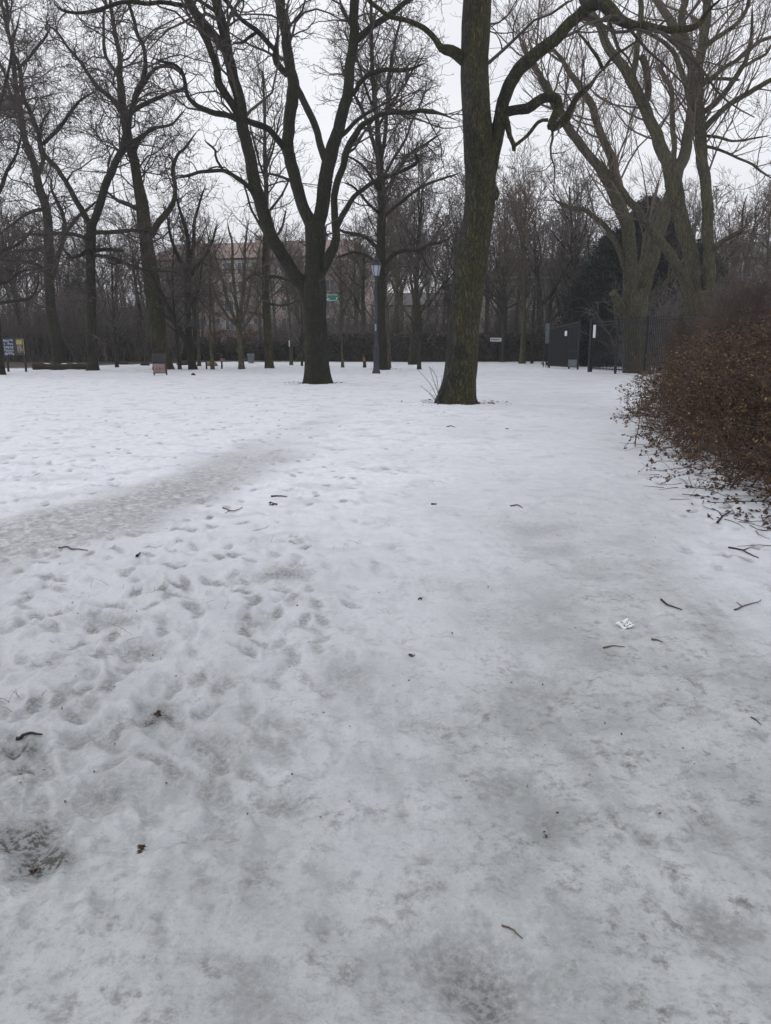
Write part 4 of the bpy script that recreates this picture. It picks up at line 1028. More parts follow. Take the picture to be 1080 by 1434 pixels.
M['poster_red'] = plain('poster_red', (0.26, 0.07, 0.07), 0.7)
M['frame_wood'] = plain('frame_wood', (0.07, 0.06, 0.05), 0.7)
M['steel'] = plain('steel', (0.14, 0.17, 0.19), 0.45, 0.5, var=0.2)
M['log'] = bark('log', (0.05, 0.036, 0.026), (0.12, 0.09, 0.065), (0.06, 0.06, 0.03), 0.2, 10.0, 0.8)
M['cut_wood'] = plain('cut_wood', (0.24, 0.13, 0.07), 0.8, scale=20)
M['snow_cap'] = plain('snow_cap', (0.78, 0.79, 0.82), 0.7, var=0.04)
M['notice_blue'] = plain('notice_blue', (0.16, 0.24, 0.34), 0.7)
M['rust_cap'] = plain('rust_cap', (0.20, 0.12, 0.08), 0.8, scale=15)
M['sticker'] = plain('sticker', (0.28, 0.32, 0.38), 0.5, var=0.1)

L1 = iron_lamp(527, 524, 5.1, 'old-style street lamp with glass lantern in clear view at the middle')
a = Acc(); a.box((-0.02, -0.088, 2.12), (0.07, 0.012, 0.30)); a.build('sticker', M['sticker'], L1)
# second lamp
L2 = iron_lamp(452.5, 523, 6.6, 'street lamp half hidden behind the dark forked trunk, carrying the green sign')
s = Acc(); s.box((0.40, -0.02, 3.5), (0.78, 0.03, 0.30)); so = s.build('direction_sign', M['sign_green'], L2)
s = Acc()
s.box((0.40, -0.042, 3.63), (0.70, 0.006, 0.018))
s.box((0.40, -0.042, 3.385), (0.70, 0.006, 0.018))
rg = random.Random(3)
for ry_, n_ in ((3.57, 5), (3.45, 6)):
    xx = 0.10
    for k in range(n_):
        wd_ = rg.uniform(0.022, 0.04); s.box((xx, -0.041, ry_), (wd_, 0.006, rg.uniform(0.035, 0.055))); xx += wd_ + 0.014
s.box((0.70, -0.041, 3.47), (0.05, 0.006, 0.05)); s.box((0.735, -0.041, 3.52), (0.02, 0.006, 0.03))
s.build('lettering', M['sign_white'], so)

# street sign far right of the trunk
Y = 57; P = at(703, 512, Y)
root = empty('street_sign', (P[0], Y, 0), 'small white street name sign on a slim pole right of the big mossy trunk', 'sign')
a = Acc(); a.lathe((0, 0, 0), [(0.035, -0.1), (0.035, 2.6), (0, 2.62)], 8); a.build('pole', M['iron_grey'], root)
a = Acc(); a.box((-0.50, -0.02, 1.62), (0.80, 0.03, 0.26)); sg = a.build('plate', M['sign_white'], root)
a = Acc()
for k in range(9): a.box((-0.82 + k * 0.07, -0.04, 1.62), (0.04, 0.006, 0.10 if k % 3 else 0.13))
a.build('lettering', M['ink'], sg)
# white post sign
P = at(407, 512, 54)
root = empty('post_sign', (P[0], 54, 0), 'narrow white plate on a thin post left of the dark forked trunk', 'sign')
a = Acc(); a.lathe((0, 0, 0), [(0.03, -0.1), (0.03, 1.5), (0, 1.51)], 8); a.build('pole', M['iron_grey'], root)
a = Acc(); a.box((0, -0.04, 1.36), (0.16, 0.02, 0.42)); a.build('plate', M['sign_white'], root)

# sandwich board
Y = D(526); P = at(225, 526, Y)
root = empty('sandwich_board', (P[0], Y, HGT(P[0], Y)), 'black framed sandwich board with a faded red and pink poster, on the snow', 'sandwich board', rz=0.06)
tl = 0.14
a = Acc()
for sx in (-1, 1):
    for sy, tt in ((-1, -tl), (1, tl)):
        a.box((sx * 0.27, sy * 0.125, 0.47), (0.035, 0.03, 0.96), tilt=-tt * 1.0 if sy < 0 else -tt)
a.box((0, -0.055, 0.93), (0.56, 0.03, 0.035)); a.box((0, -0.20, 0.10), (0.56, 0.03, 0.03)); a.box((0, 0.20, 0.10), (0.56, 0.03, 0.03)); a.box((0, 0.055, 0.93), (0.56, 0.03, 0.035))
a.build('frame', M['frame_wood'], root)
a = Acc(); a.box((0, -0.098, 0.70), (0.50, 0.015, 0.40), tilt=-(-tl)); a.box((0, 0.125, 0.5), (0.50, 0.015, 0.8), tilt=tl * -1 + 2 * tl * 0)
a.build('panel', M['board_black'], root)
a = Acc(); a.box((0, -0.158, 0.31), (0.50, 0.015, 0.40), tilt=tl); po = a.build('poster', M['poster_pink'], root)
a = Acc()
for (x_, z_, w_, h_) in [(-0.06, 0.36, 0.10, 0.10), (0.07, 0.37, 0.08, 0.06), (0.02, 0.30, 0.05, 0.14), (-0.11, 0.27, 0.06, 0.05), (0.11, 0.29, 0.07, 0.04), (-0.02, 0.41, 0.04, 0.05)]:
    a.box((x_, -0.170 - (0.31 - z_) * 0.14, z_), (w_, 0.008, h_), tilt=tl)
a.build('print', M['poster_red'], po)
# notice board at the left edge
Y = D(520); P = at(22, 520, Y)
root = empty('notice_board', (P[0], Y, HGT(P[0], Y) - 0.03), 'notice board on two posts, papers and a yellow poster, left edge of the photo', 'notice board', rz=-0.05)
pxm = Y / FPX
for x_ in (-10, 15):
    a = Acc(); a.box((x_ * pxm, 0, 0.9), (0.09, 0.07, 1.9)); a.build('post', M['iron'], root)
a = Acc(); a.box((2.5 * pxm, -0.05, 1.28), (27 * pxm, 0.05, 0.86)); pn = a.build('panel', M['board_black'], root)
a = Acc(); rg = random.Random(8)
for i in range(5):
    for j in range(5):
        if rg.random() < 0.9: a.box((-0.40 + i * 0.105 + rg.uniform(-.01, .01), -0.082, 0.93 + j * 0.165 + rg.uniform(-.02, .02)), (0.08, 0.006, rg.uniform(0.07, 0.12)))
a.build('papers', M['sticker'], pn)
for i in range(3):
    for j in range(3):
        a = Acc(); a.box((-0.36 + i * 0.16, -0.088, 1.0 + j * 0.2), (0.07, 0.006, 0.06)); a.build('leaflet', M['notice_blue'], pn)
a = Acc(); a.box((0.42, -0.084, 1.28), (0.42, 0.008, 0.78)); yp = a.build('poster', M['board_black'], root)
a = Acc(); a.box((0.38, -0.094, 1.50), (0.30, 0.008, 0.22)); a.box((0.60, -0.094, 1.28), (0.035, 0.008, 0.74)); a.box((0.42, -0.094, 1.655), (0.40, 0.008, 0.02)); a.build('yellow_field', M['poster_yellow'], yp)
a = Acc()
for x_, z_, w_, h_ in [(0.30, 1.20, 0.08, 0.28), (0.42, 1.22, 0.10, 0.30), (0.51, 1.15, 0.05, 0.2), (0.36, 1.02, 0.2, 0.05)]: a.box((x_, -0.094, z_), (w_, 0.008, h_))
a.build('figures', M['poster_pink'], yp)
# fallen log
Y = D(517.5); A = at(47, 515, Y); B = at(126, 515, Y)
root = empty('fallen_log', ((A[0] + B[0]) / 2, Y, 0), 'long fallen log lying on the snow at the far left', 'log')
Ln = B[0] - A[0]
a = Acc(); K = 26; s_ = np.linspace(0, 1, K)
Pp = np.column_stack([(s_ - 0.5) * Ln, 0.06 * np.sin(s_ * 7), 0.15 + 0.02 * np.sin(s_ * 11)])
tubes(a, Pp, 0.17 - 0.03 * s_ + 0.012 * np.sin(s_ * 17), 16, lump=0.2, seed=9); a.build('log', M['log'], root)
a = Acc(); a.lathe((0, 0, 0), [(0, 0.0), (0.165, 0.0), (0.165, 0.012), (0, 0.012)], 16)
c = a.build('cut_end', M['cut_wood'], root); c.location = (-Ln / 2 - 0.003, 0, 0.15); c.rotation_euler = (0, rad(-90), 0)
a = Acc()
for c0, c1 in ((0.1, 0.3), (0.5, 0.62), (0.70, 0.80)):
    ss = np.linspace(c0, c1, 8); tubes(a, np.column_stack([(ss - 0.5) * Ln, 0.06 * np.sin(ss * 7), 0.305 + 0 * ss]), 0.035 * np.sin(np.linspace(0.15, 3.0, 8)) + 0.004, 8, lump=0.3)
a.build('snow', M['snow_cap'], root)
# litter bin
P = at(352, 510, 54)
root = empty('litter_bin', (P[0], 54, 0), 'round metal litter bin far off right of the fan-shaped tree', 'litter bin')
a = Acc(); a.lathe((0, 0, 0), [(0, 0.05), (0.20, 0.05), (0.25, 0.62), (0.27, 0.64), (0.27, 0.68), (0.23, 0.68), (0.22, 0.55), (0, 0.55)], 14, smooth=False); a.build('basket', M['steel'], root)
a = Acc(); a.box((0, 0.32, 0.40), (0.07, 0.07, 0.85)); a.box((0, 0.27, 0.5), (0.1, 0.08, 0.05)); a.build('post', M['iron'], root)
# short posts
for x, yb, h, capd, lab in [(289.5, 517, 0.42, False, 'short dark wooden post beside the thin young tree'), (311, 516, 0.40, True, 'short post topped by a brown rounded cap')]:
    Y = D(yb); P = at(x, yb, Y)
    root = empty('bollard', (P[0], Y, 0), lab, 'bollard')
    a = Acc(); a.lathe((0, 0, 0), [(0.05, -0.1), (0.05, h), (0.03, h + 0.02), (0, h + 0.02)], 10); a.build('post', M['iron'], root)
    if capd:
        a = Acc(); a.lathe((0.05, 0, h - 0.02), [(0, 0), (0.12, 0.0), (0.17, 0.06), (0.15, 0.13), (0.08, 0.18), (0, 0.19)], 12); a.build('cap', M['rust_cap'], root)
def rock(x, yb, sx, sz, mat, name, lab, cat, seed):
    Y = D(yb); P = at(x, yb, Y); rg = np.random.default_rng(seed)
    a = Acc(); prof = [(0.01, 0), (0.9, 0.0), (1, 0.25), (0.9, 0.6), (0.55, 0.92), (0.01, 1.0)]
    a.lathe((0, 0, 0), prof, 12); V = a.v[0]; V *= 1 + 0.22 * (rg.random((len(V), 1)) - 0.5); V[:, 0] *= sx; V[:, 1] *= sx; V[:, 2] = V[:, 2] * sz - 0.02
    o = a.build(name, mat); o.location = (P[0], Y, 0); return tag(o, lab, cat)
rock(271, 526, 0.10, 0.13, M['log'], 'wood_stump', 'small dark lump of wood on the snow below the slim double-stemmed tree', 'stump', 2)
rock(297, 513, 0.35, 0.3, M['rust_cap'], 'boulder', 'brown boulder behind the thin young tree', 'boulder', 3)
rock(257, 511, 0.45, 0.3, M['log'], 'boulder', 'grey boulder behind the slim double-stemmed tree', 'boulder', 4)
rock(203, 511.5, 0.3, 0.2, M['log'], 'boulder', 'small dark boulder left of the sandwich board', 'boulder', 5)
rock(171, 510, 0.4, 0.2, M['log'], 'boulder', 'low dark boulder right of the thin grey sapling', 'boulder', 6)
Y = D(514); P = at(510.5, 514, Y)
root = empty('tree_stump', (P[0], Y, 0), 'thin broken orange-brown stump left of the street lamp', 'stump')
a = Acc(); tubes(a, np.array([[0, 0, -0.1], [0.0, 0, 0.2], [-0.03, 0, 0.45], [-0.02, 0, 0.62]]), np.array([0.12, 0.09, 0.085, 0.05]), 10, lump=0.3); a.build('stem', M['log'], root)
a = Acc(); tubes(a, np.array([[-0.02, -0.02, 0.35], [-0.03, -0.02, 0.5], [-0.02, 0, 0.70]]), np.array([0.08, 0.07, 0.01]), 8, lump=0.3); a.build('broken_top', M['cut_wood'], root)

# ------------------------------------------------------------------ iron fence and gate
def bars(acc, A, B, zb, zta, ztb, n, r=0.012):
    s_ = (np.arange(n) + 0.5) / n
    P = np.zeros((n, 2, 3)); P[:, :, 0] = (A[0] + (B[0] - A[0]) * s_)[:, None]; P[:, :, 1] = (A[1] + (B[1] - A[1]) * s_)[:, None]
    P[:, 0, 2] = zb; P[:, 1, 2] = zta + (ztb - zta) * s_
    tubes(acc, P, np.full((n, 2), r), 4)
def rail(acc, A, B, za, zb, h=0.05, t_=0.03):
    tubes(acc, np.array([[A[0], A[1], za], [B[0], B[1], zb]]), np.array([h * 0.6, h * 0.6]), 4)
A = at(826, 520, 39.4); Cn = np.array([14.6, 23.5])
# fence in bays, each bay its own thing with posts
dirv = Cn - A[:2]; Lf = np.linalg.norm(dirv); dirv /= Lf
nb = 7; bl = Lf / nb
rz = math.atan2(dirv[1], dirv[0])
root = empty('iron_fence', (A[0], A[1], 0), 'black iron bar fence running behind the shrubs, with a white notice at its left end', 'fence', rz=rz)
H = 2.50
for k in range(nb):
    a = Acc(); x0, x1 = k * bl + 0.05, (k + 1) * bl - 0.05
    bars(a, (x0, 0), (x1, 0), 0.10, H + 0.06, H + 0.06, int(bl / 0.135), 0.017)
    rail(a, (x0, 0), (x1, 0), 0.2, 0.2); rail(a, (x0, 0), (x1, 0), H - 0.08, H - 0.08); rail(a, (x0, 0), (x1, 0), H - 0.22, H - 0.22, 0.04)
    a.build('bar_panel', M['iron'], root)
for k in range(nb + 1):
    a = Acc(); a.box((k * bl, 0, H / 2), (0.09 if k else 0.17, 0.09 if k else 0.17, H + 0.08)); a.lathe((k * bl, 0, H + 0.04), [(0.07, 0), (0.07, 0.03), (0.03, 0.05), (0.05, 0.09), (0, 0.14)], 10)
    a.build('post', M['iron'], root)
a = Acc(); a.box((0.34, 0, 1.98), (0.22, 0.02, 0.62)); nb_ = a.build('notice', M['paper'], root); nb_.location = (-0.0, -0.05, 0)
nb_.location = (0, -0.06, 0) if math.sin(rz) < 0 else (0, 0.06, 0)
# notice faces the camera
nb_.location = Vector((0, 0, 0)) + Vector((0.0, -0.06, 0))
# open gate leaf
Ag = at(809, 517, 42.6); Bg = at(769, 515, 45.4)
dv = (Bg - Ag)[:2]; Lg = np.linalg.norm(dv); rz2 = math.atan2(dv[1], dv[0])
root = empty('iron_gate', (Ag[0], Ag[1], 0), 'dark iron gate leaf standing open left of the gap in the fence', 'gate', rz=rz2)
zt = 2.53; zt2 = 2.2
a = Acc(); bars(a, (0.05, 0), (Lg - 0.03, 0), 0.15, zt - 0.03, zt2 - 0.03, 58, 0.02)
a.build('bars', M['iron'], root)
a = Acc(); a.box((0, 0, 1.27), (0.09, 0.07, 2.55)); a.box((Lg, 0, 1.1), (0.08, 0.07, 2.22)); a.box((Lg * 0.30, 0, 1.28), (0.08, 0.07, 2.62))
rail(a, (0, 0), (Lg, 0), zt - 0.02, zt2 - 0.02, 0.07); rail(a, (0, 0), (Lg, 0), 0.14, 0.14, 0.07); rail(a, (0, 0), (Lg * 0.30, 0), 0.98, 0.98, 0.05); rail(a, (0, 0), (Lg, 0), zt - 0.16, zt2 - 0.14, 0.04)
a.build('frame', M['iron'], root)
a = Acc(); a.box((Lg * 0.42, 0.0, 1.93), (0.22, 0.02, 0.27)); c = a.build('notice', M['paper'], root); c.location = (0, 0.06, 0)
a = Acc(); a.box((Lg * 0.15, 0.0, 0.33), (Lg * 0.28, 0.02, 0.38)); c = a.build('kick_plate', M['steel'], root); c.location = (0, 0.05, 0)
# panel on posts beside the gate
Ps_ = at(764, 514, 46.5)
root = empty('info_post', (Ps_[0], 46.5, 0), 'narrow blue-grey information panel on three thin legs left of the gate', 'sign', rz=0.1)
a = Acc(); a.box((0.02, 0, 1.95), (0.22, 0.05, 1.15)); a.build('panel', M['steel'], root)
for x_ in (-0.14, 0.02, 0.14):
    a = Acc(); a.box((x_, 0.0, 0.7), (0.035, 0.035, 1.42)); a.build('leg', M['iron'], root)
a = Acc(); a.box((0.0, 0.04, 1.2), (0.30, 0.03, 1.6)); a.build('back_plate', M['iron'], root)

# ------------------------------------------------------------------ buildings
M['wall_pink'] = plain('wall_pink', (0.44, 0.37, 0.33), 0.9, var=0.08, scale=0.6)
M['roof_tile'] = plain('roof_tile', (0.27, 0.20, 0.175), 0.9, var=0.15, scale=2)
M['window_glass'] = plain('window_glass', (0.10, 0.12, 0.15), 0.15, var=0.3, scale=0.5)
M['wall_pale'] = plain('wall_pale', (0.33, 0.29, 0.27), 0.9, var=0.1)
M['roof_dark'] = plain('roof_dark', (0.11, 0.10, 0.095), 0.9, var=0.15)
M['frame_white'] = plain('frame_white', (0.55, 0.54, 0.52), 0.6, var=0.05)
M['balcony'] = plain('balcony', (0.20, 0.17, 0.16), 0.7, var=0.1)
def building(X, Y, rz, W, Dp, H, ncol, nrow, wallm, roofm, label, roofh=2.2, winw=1.3, winh=1.5, balc=False, snow=False, name='apartment_block'):
    root = empty(name, (X, Y, 0), label, 'building', rz=rz)
    a = Acc(); a.box((0, Dp / 2, H / 2 - 0.2), (W, Dp, H + 0.4)); a.build('wall', wallm, root)
    a = Acc()
    V = [[-W / 2 - .5, -.5, H + .21], [W / 2 + .5, -.5, H + .21], [W / 2 + .5, Dp + .5, H + .21], [-W / 2 - .5, Dp + .5, H + .21], [-W / 2 + 1.5, Dp * .35, H + .2 + roofh], [W / 2 - 1.5, Dp * .35, H + .2 + roofh], [W / 2 - 1.5, Dp * .65, H + .2 + roofh], [-W / 2 + 1.5, Dp * .65, H + .2 + roofh]]
    a.add(V, [[0, 3, 2, 1], [0, 1, 5, 4], [1, 2, 6, 5], [2, 3, 7, 6], [3, 0, 4, 7], [4, 5, 6, 7]], smooth=False)
    ro = a.build('roof', roofm, root)
    for k in range(3):
        a = Acc(); a.box((-W * 0.35 + k * W * 0.33, Dp * 0.45, H + roofh + 0.5), (0.9, 0.7, 1.4)); a.build('chimney', wallm, ro)
    if snow:
        a = Acc(); a.box((0, -0.45, H + .30), (W + 1, 0.25, 0.16)); a.build('gutter_snow', M['snow_cap'], ro)
    sh = H / nrow
    for i in range(ncol):
        for j in range(nrow):
            cx = -W / 2 + W * (i + 0.5) / ncol; cz = sh * (j + 0.55)
            f = Acc()
            f.box((cx, -0.04, cz + winh / 2 + 0.05), (winw + 0.2, 0.1, 0.1)); f.box((cx, -0.06, cz - winh / 2 - 0.05), (winw + 0.2, 0.16, 0.1))
            f.box((cx - winw / 2 - 0.05, -0.04, cz), (0.1, 0.1, winh)); f.box((cx + winw / 2 + 0.05, -0.04, cz), (0.1, 0.1, winh)); f.box((cx, -0.03, cz), (0.07, 0.07, winh))
            wo = f.build('window', M['frame_white'], root)
            g = Acc(); g.box((cx, -0.012, cz), (winw, 0.03, winh)); g.build('pane', M['window_glass'], wo)
            if balc and i % 3 == 1 and j > 0:
                b_ = Acc(); b_.box((cx, -0.75, cz - winh / 2 - 0.2), (winw + 1.6, 1.2, 0.14)); b_.box((cx, -1.32, cz - winh / 2 + 0.3), (winw + 1.6, 0.06, 0.85)); b_.build('balcony', M['balcony'], root)
    return root
building(-19.0, 112, rad(-14), 30, 12, 12.6, 14, 5, M['wall_pink'], M['roof_tile'], 'pink five-storey apartment block with a red tiled roof behind the bare trees', 2.6, balc=True)
building(21.5, 92, rad(4), 17, 10, 8.3, 7, 3, M['wall_pale'], M['roof_dark'], 'pale house with a dark snow-edged roof left of the evergreens', 2.6, snow=True, name='house')
building(5.5, 118, rad(0), 18, 10, 6.5, 8, 3, M['wall_pink'], M['roof_dark'], 'pinkish block glimpsed between lamp and big mossy trunk', 2.0, name='apartment_block')
building(-38, 104, rad(5), 16, 8, 4.6, 6, 1, M['wall_pale'], M['roof_dark'], 'low pale hut-like building glimpsed through the left wood', 1.2, name='low_building')
building(46, 95, rad(-12), 26, 11, 11, 9, 4, M['wall_pale'], M['roof_dark'], 'pale block faintly visible behind the trees at the far right', 2.2, name='apartment_block')

# ------------------------------------------------------------------ small things on the snow
def gp(x, y, dz=0.0):
    P = gnd(x, y); return np.array([P[0], P[1], HGT(P[0], P[1]) + dz])
def ground_twig(pts, r, lab, mat='twig_brown', fork=None, name='twig'):
    W_ = [gp(x, y) for x, y in pts]; o0 = W_[0].copy()
    Q = resample(np.array(W_), 12); 
    for q in Q: q[2] = HGT(q[0], q[1]) + r * 0.8
    s_ = np.linspace(0, 1, 12)
    a = Acc(); tubes(a, Q, r * (1 - 0.55 * s_), 7, lump=0.25, seed=int(pts[0][0]))
    if fork:
        F_ = resample(np.array([gp(x, y) for x, y in fork]), 8)
        for q in F_: q[2] = HGT(q[0], q[1]) + r * 0.7
        tubes(a, F_, r * 0.7 * (1 - 0.6 * np.linspace(0, 1, 8)), 5)
    o = a.build(name, M[mat], origin=o0)
    return tag(o, lab, 'twig')
M['wet_wood'] = plain('wet_wood', (0.022, 0.016, 0.013), 0.6, scale=30)
M['tan_wood'] = plain('tan_wood', (0.12, 0.08, 0.05), 0.8, scale=30)
ground_twig([(23, 1034), (40, 1033.5), (60, 1033)], 0.0075, 'short thick black stick lying on the snow near the lower left edge', 'wet_wood', name='stick')
ground_twig([(926, 841), (937, 850), (955, 856)], 0.007, 'curved dark brown stick up and right of the white paper scrap', 'wet_wood', name='stick')
ground_twig([(1029, 854), (1043, 847), (1066, 842)], 0.005, 'forked thin brown twig on the snow near the right edge', 'twig_brown', [(1040, 848), (1031, 843)])
ground_twig([(845, 909), (858, 907), (875, 908)], 0.0045, 'thin brown twig just below the white paper scrap', 'tan_wood')
ground_twig([(912, 896), (920, 897), (928, 900)], 0.006, 'tiny tan twig right of the white paper scrap', 'tan_wood')
ground_twig([(380, 697), (393, 696), (402, 698)], 0.009, 'small black stick on the lawn snow right of the icy track', 'wet_wood', name='stick')
ground_twig([(312, 712), (325, 716), (340, 711)], 0.006, 'forked thin twig left of the small black stick', 'twig_brown', [(322, 716), (315, 719)])
ground_twig([(192, 783), (195, 778), (197, 776)], 0.010, 'little dark upright-lying stick on the left lawn snow', 'wet_wood', name='stick')
ground_twig([(82, 765), (105, 767), (123, 771)], 0.007, 'thin twig on the edge of the icy track at the left', 'twig_brown')
ground_twig([(703, 1294), (718, 1300), (732, 1312)], 0.0028, 'thin pinkish-brown bent twig near the bottom middle', 'tan_wood')
ground_twig([(715, 709), (725, 708), (732, 711)], 0.007, 'thin twig in the middle of the path', 'twig_brown')
ground_twig([(604, 707), (612, 707)], 0.009, 'short dark twig on the left part of the path', 'wet_wood')
ground_twig([(1020, 768), (1040, 772), (1062, 782)], 0.007, 'bent twig on the snow below the nearest brown shrub', 'wet_wood', [(1040, 772), (1052, 768)])
ground_twig([(1052, 1005), (1060, 1010), (1066, 1015)], 0.003, 'short dark twig at the right edge, lower half', 'wet_wood')
ground_twig([(1004, 735), (1012, 724), (1025, 716)], 0.009, 'dark twig reaching out from under the nearest shrub', 'wet_wood', [(1012, 724), (1004, 716)])
ground_twig([(955, 553), (948, 551), (940, 556)], 0.01, 'twig tip lying at the edge of the far shrubs', 'wet_wood')
ground_twig([(626, 599), (632, 598), (638, 600)], 0.008, 'small dark twig on the snow below the big mossy trunk', 'wet_wood')
ground_twig([(708, 602), (713, 602)], 0.009, 'small dark speck of twig on the path right of the big trunk', 'wet_wood')
# paper scrap with print
P0 = gp(875, 878); 
c4 = [gp(861, 877, 0.012), gp(876, 881.5, 0.004), gp(889, 880, 0.010), gp(880, 871.5, 0.022)]
n_ = 9; V = []
for i in range(n_):
    for j in range(n_):
        u, v = i / (n_ - 1), j / (n_ - 1)
        p = (c4[0] * (1 - u) + c4[1] * u) * (1 - v) + (c4[3] * (1 - u) + c4[2] * u) * v if False else (c4[0] * (1 - u) * (1 - v) + c4[1] * u * (1 - v) + c4[2] * u * v + c4[3] * (1 - u) * v)
        p = p + np.array([0, 0, 0.006 * math.sin(u * 6 + v * 3) + 0.004 * math.sin(v * 9)]); V.append(p)
F = [[i * n_ + j, (i + 1) * n_ + j, (i + 1) * n_ + j + 1, i * n_ + j + 1] for i in range(n_ - 1) for j in range(n_ - 1)]
a = Acc(); a.add(V, F); po = a.build('paper_scrap', M['paper'], origin=P0)
tag(po, 'crumpled white printed paper scrap lying on the snowy path', 'paper')
md = po.modifiers.new('thickness', 'SOLIDIFY'); md.thickness = 0.0008
a = Acc(); rg = random.Random(5)
V = np.array(V).reshape(n_, n_, 3)
def pt(u, v):
    i = min(int(u * (n_ - 1)), n_ - 2); j = min(int(v * (n_ - 1)), n_ - 2); fu, fv = u * (n_ - 1) - i, v * (n_ - 1) - j
    return V[i, j] * (1 - fu) * (1 - fv) + V[i + 1, j] * fu * (1 - fv) + V[i + 1, j + 1] * fu * fv + V[i, j + 1] * (1 - fu) * fv + np.array([0, 0, 0.0015])
for k in range(26):
    u, v = rg.uniform(0.1, 0.8), rg.choice([0.25, 0.4, 0.55, 0.7, 0.85]); l_ = rg.uniform(0.05, 0.13)
    a.add([pt(u, v), pt(u + l_, v), pt(u + l_, v + 0.06), pt(u, v + 0.06)], [[0, 1, 2, 3]], smooth=False)
a.build('print', M['ink'], po, origin=P0)
# bits of bark round the trunk feet
# dark leaf clumps
def clump(x, y, s, lab):
    P = gp(x, y, 0.0); rg_ = np.random.default_rng(int(x * 7 + y))
    a = Acc(); C = rg_.normal(size=(9, 3)) * s * np.array([0.5, 0.5, 0.12]); C[:, 2] = np.abs(C[:, 2]) + 0.004
    leaves(a, C + P, rg_, s * 0.9, 1.5, flat=0.6)
    tag(a.build('dead_leaf_clump', M['dead_leaf'], origin=P), lab, 'leaf')
clump(198, 1189, 0.016, 'small dark clump of dead leaf on the snow, lower left')
clump(577, 918, 0.014, 'tiny dark leaf scrap standing alone on the path, middle')
clump(220, 1003, 0.02, 'dark leaf bits in a melted hollow right of the black stick')
clump(46, 1212, 0.014, 'dark leaf bit in the melted hollow at the lower left edge')
clump(587, 840, 0.012, 'tiny dark leaf speck left of the path middle')
clump(382, 706, 0.035, 'brown leaf beside the small black stick on the lawn snow')
clump(765, 1163, 0.010, 'ochre leaf scrap pressed into the grey snow of the path')
# uncountable litter: leaves under the shrubs, specks, grass stalks
rg = np.random.default_rng(77)
pe = gpoly([(885, 560), (880, 590), (905, 625), (945, 680), (975, 715), (1030, 735), (1100, 745), (1250, 760)])
n_ = 650; k = rg.integers(0, len(pe) - 1, n_); t_ = rg.random(n_)[:, None]
C2 = pe[k] * (1 - t_) + pe[k + 1] * t_ + rg.normal(size=(n_, 2)) * np.array([0.20, 0.20]) + np.array([0.45, 0.14])
C = np.array([[x, y, HGT(x, y) + 0.008] for x, y in C2])
a = Acc(); leaves(a, C, rg, 0.032, 1.6, flat=0.6)
tag(a.build('fallen_leaves', M['dead_leaf']), 'brown fallen leaves scattered on the snow at the foot of the shrub bank', 'leaves', kind='stuff')
n_ = 1500; yy = 2.2 * (30 / 2.2) ** rg.random(n_); uu = rg.uniform(-0.55, 0.45, n_)
C = np.array([[u * y, y, HGT(u * y, y) + 0.003] for u, y in zip(uu, yy)])
a = Acc(); leaves(a, C[:260], rg, 0.0075, 1.6, flat=0.6)
tag(a.build('litter_specks', M['dead_leaf']), 'tiny dark specks of bark and leaf strewn over the snow', 'specks', kind='stuff')
B_ = []
for (tx, ty, k_) in ((642, 566, 90), (445, 538, 70), (537, 518, 40)):
    g = gnd(tx, ty)
    for _ in range(k_):
        an_, rr_ = rg.uniform(0, 6.28), 0.48 + abs(rg.normal()) * 0.35
        B_.append((g[0] + rr_ * 1.3 * math.cos(an_), g[1] + rr_ * math.sin(an_)))
a = Acc(); leaves(a, np.array([[x, y, HGT(x, y) + 0.006] for x, y in B_]), rg, 0.035, 2.2, flat=0.7)
tag(a.build('bark_bits', M['dead_leaf']), 'dark bits of bark and twig on the snow round the trunk feet', 'bark bits', kind='stuff')
# sprawling thin twigs strewn near the shrubs
pe2 = gpoly([(900, 600), (960, 690), (1010, 735), (1075, 760), (1200, 790)])
n_ = 75; k = rg.integers(0, len(pe2) - 1, n_); t_ = rg.random(n_)[:, None]
B2 = pe2[k] * (1 - t_) + pe2[k + 1] * t_ + rg.normal(size=(n_, 2)) * 0.25 + np.array([0.25, 0.05])
P = np.zeros((n_, 5, 3)); an = rg.uniform(0, 6.28, n_); L_ = rg.uniform(0.08, 0.4, n_)
for j in range(5):
    an = an + rg.normal(size=n_) * 0.25
    P[:, j, 0] = B2[:, 0] + (P[:, j - 1, 0] - B2[:, 0] if j else 0) + (np.cos(an) * L_ / 4 if j else 0)
    P[:, j, 1] = B2[:, 1] + (P[:, j - 1, 1] - B2[:, 1] if j else 0) + (np.sin(an) * L_ / 4 if j else 0)
for i in range(n_):
    for j in range(5): P[i, j, 2] = HGT(P[i, j, 0], P[i, j, 1]) + 0.004
a = Acc(); tubes(a, P, np.tile(np.linspace(0.0035, 0.0015, 5), (n_, 1)), 4)
tag(a.build('strewn_twigs', M['wet_wood']), 'fine bare twigs strewn on the snow along the shrub edge', 'twigs', kind='stuff')
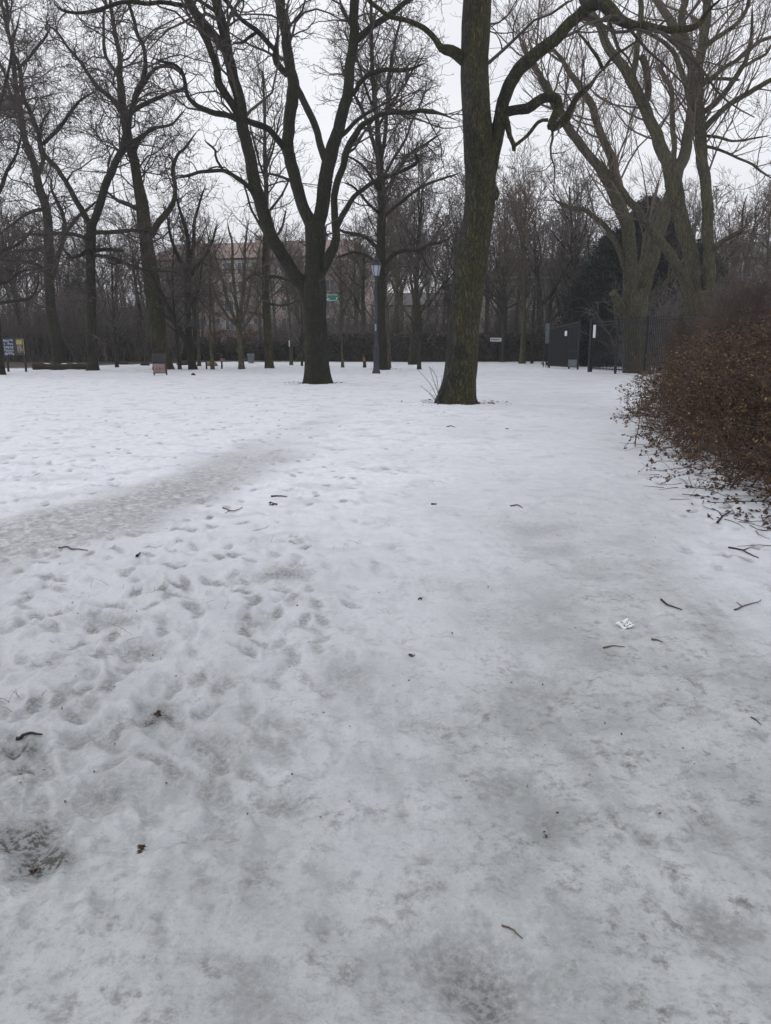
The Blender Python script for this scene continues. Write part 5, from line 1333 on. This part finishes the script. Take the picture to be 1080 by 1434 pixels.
# grass stalks poking out of the lawn snow
spots = [(355, 760), (180, 895), (160, 880), (70, 820), (390, 803), (545, 740), (490, 765), (30, 985), (15, 990), (120, 830), (205, 830), (300, 850), (440, 770), (240, 690), (150, 655), (340, 640), (610, 680), (95, 880), (570, 620), (60, 640), (420, 600), (240, 600)]
B = []
for (x, y) in spots:
    g = gnd(x, y)
    for _ in range(5): B.append((g[0] + rg.normal() * 0.07, g[1] + rg.normal() * 0.07))
n_ = len(B); P = np.zeros((n_, 4, 3))
for i, (x, y) in enumerate(B):
    z0 = HGT(x, y) - 0.01; l_ = rg.uniform(0.02, 0.075); dx, dy = rg.normal(size=2) * 0.9
    for j in range(4): f = j / 3; P[i, j] = (x + dx * l_ * f ** 1.5, y + dy * l_ * f ** 1.5, z0 + l_ * (f - 0.25 * f * f))
a = Acc(); tubes(a, P, np.tile([0.0012, 0.001, 0.0008, 0.0005], (n_, 1)), 3)
tag(a.build('grass_stalks', M['tan_wood']), 'dry grass stalks poking through the lawn snow', 'grass', kind='stuff')
# suckers at the foot of the big trunk
b0 = at(614, 567, D(567)); b0[2] = 0
root = empty('sucker_shoots', tuple(b0), 'thin bare shoots fanning left from the foot of the big mossy trunk', 'shoots')
for k, pts in enumerate([[(616, 567), (610, 552), (603, 538), (592, 525), (585, 518)], [(616, 567), (612, 545), (606, 528), (602, 514)], [(617, 567), (614, 548), (612, 530), (607, 520), (600, 512)],
                         [(614, 567), (606, 556), (598, 547), (588, 540)], [(618, 566), (618, 545), (619, 525)], [(613, 566), (609, 556), (602, 552)]]):
    Q = resample(np.array(pts), 10); Pq = np.array([at(q[0], q[1], D(567) + 0.05 * k) for q in Q]); Pq[0, 2] = -0.03
    a = Acc(); tubes(a, Pq, np.linspace(0.010, 0.004, 10), 5); 
    P1, R1 = spawn(Pq[None], np.full((1, 10), 0.006), 5, np.random.default_rng(900 + k), ratio=0.25, lmin=0.08, lmax=0.3, K=4, wander=0.1, up=0.1, rmin=0.003, ang=(0.3, 0.7))
    tubes(a, P1, R1, 3)
    a.build('shoot', M['twig_brown'], root, origin=b0)
# hole in the big trunk's bark
P = at(659.5, 146, D(566) - 0.31)
rt = at(642, 566, D(566))
a = Acc(); a.lathe((0, 0, 0), [(0.0, -0.02), (0.6, -0.02), (1.0, 0.02), (1.15, 0.0), (1.2, -0.06)], 14)
V = a.v[0]; V[:, 0] *= 0.045; V[:, 1] *= 0.10; V[:, 2] *= 0.6
o = a.build('knot_hole', M['wet_wood'], LIME.root); o.location = Vector(P - LIME.b); o.rotation_euler = (rad(90), 0, 0)

# ------------------------------------------------------------------ the damp winter air
a = Acc(); a.box((0, 280, 24), (1240, 860, 52)); hz_m = bpy.data.materials.new('haze'); hz_m.use_nodes = True
hn = hz_m.node_tree; hn.nodes.clear(); ho = hn.nodes.new('ShaderNodeOutputMaterial'); hv = hn.nodes.new('ShaderNodeVolumePrincipled')
hv.inputs['Color'].default_value = (0.93, 0.94, 0.97, 1); hv.inputs['Density'].default_value = 0.0009; hv.inputs['Anisotropy'].default_value = 0.0
hn.links.new(hv.outputs[0], ho.inputs['Volume'])
hzo = a.build('haze', hz_m); tag(hzo, 'thin grey winter haze over the whole park', kind='stuff')
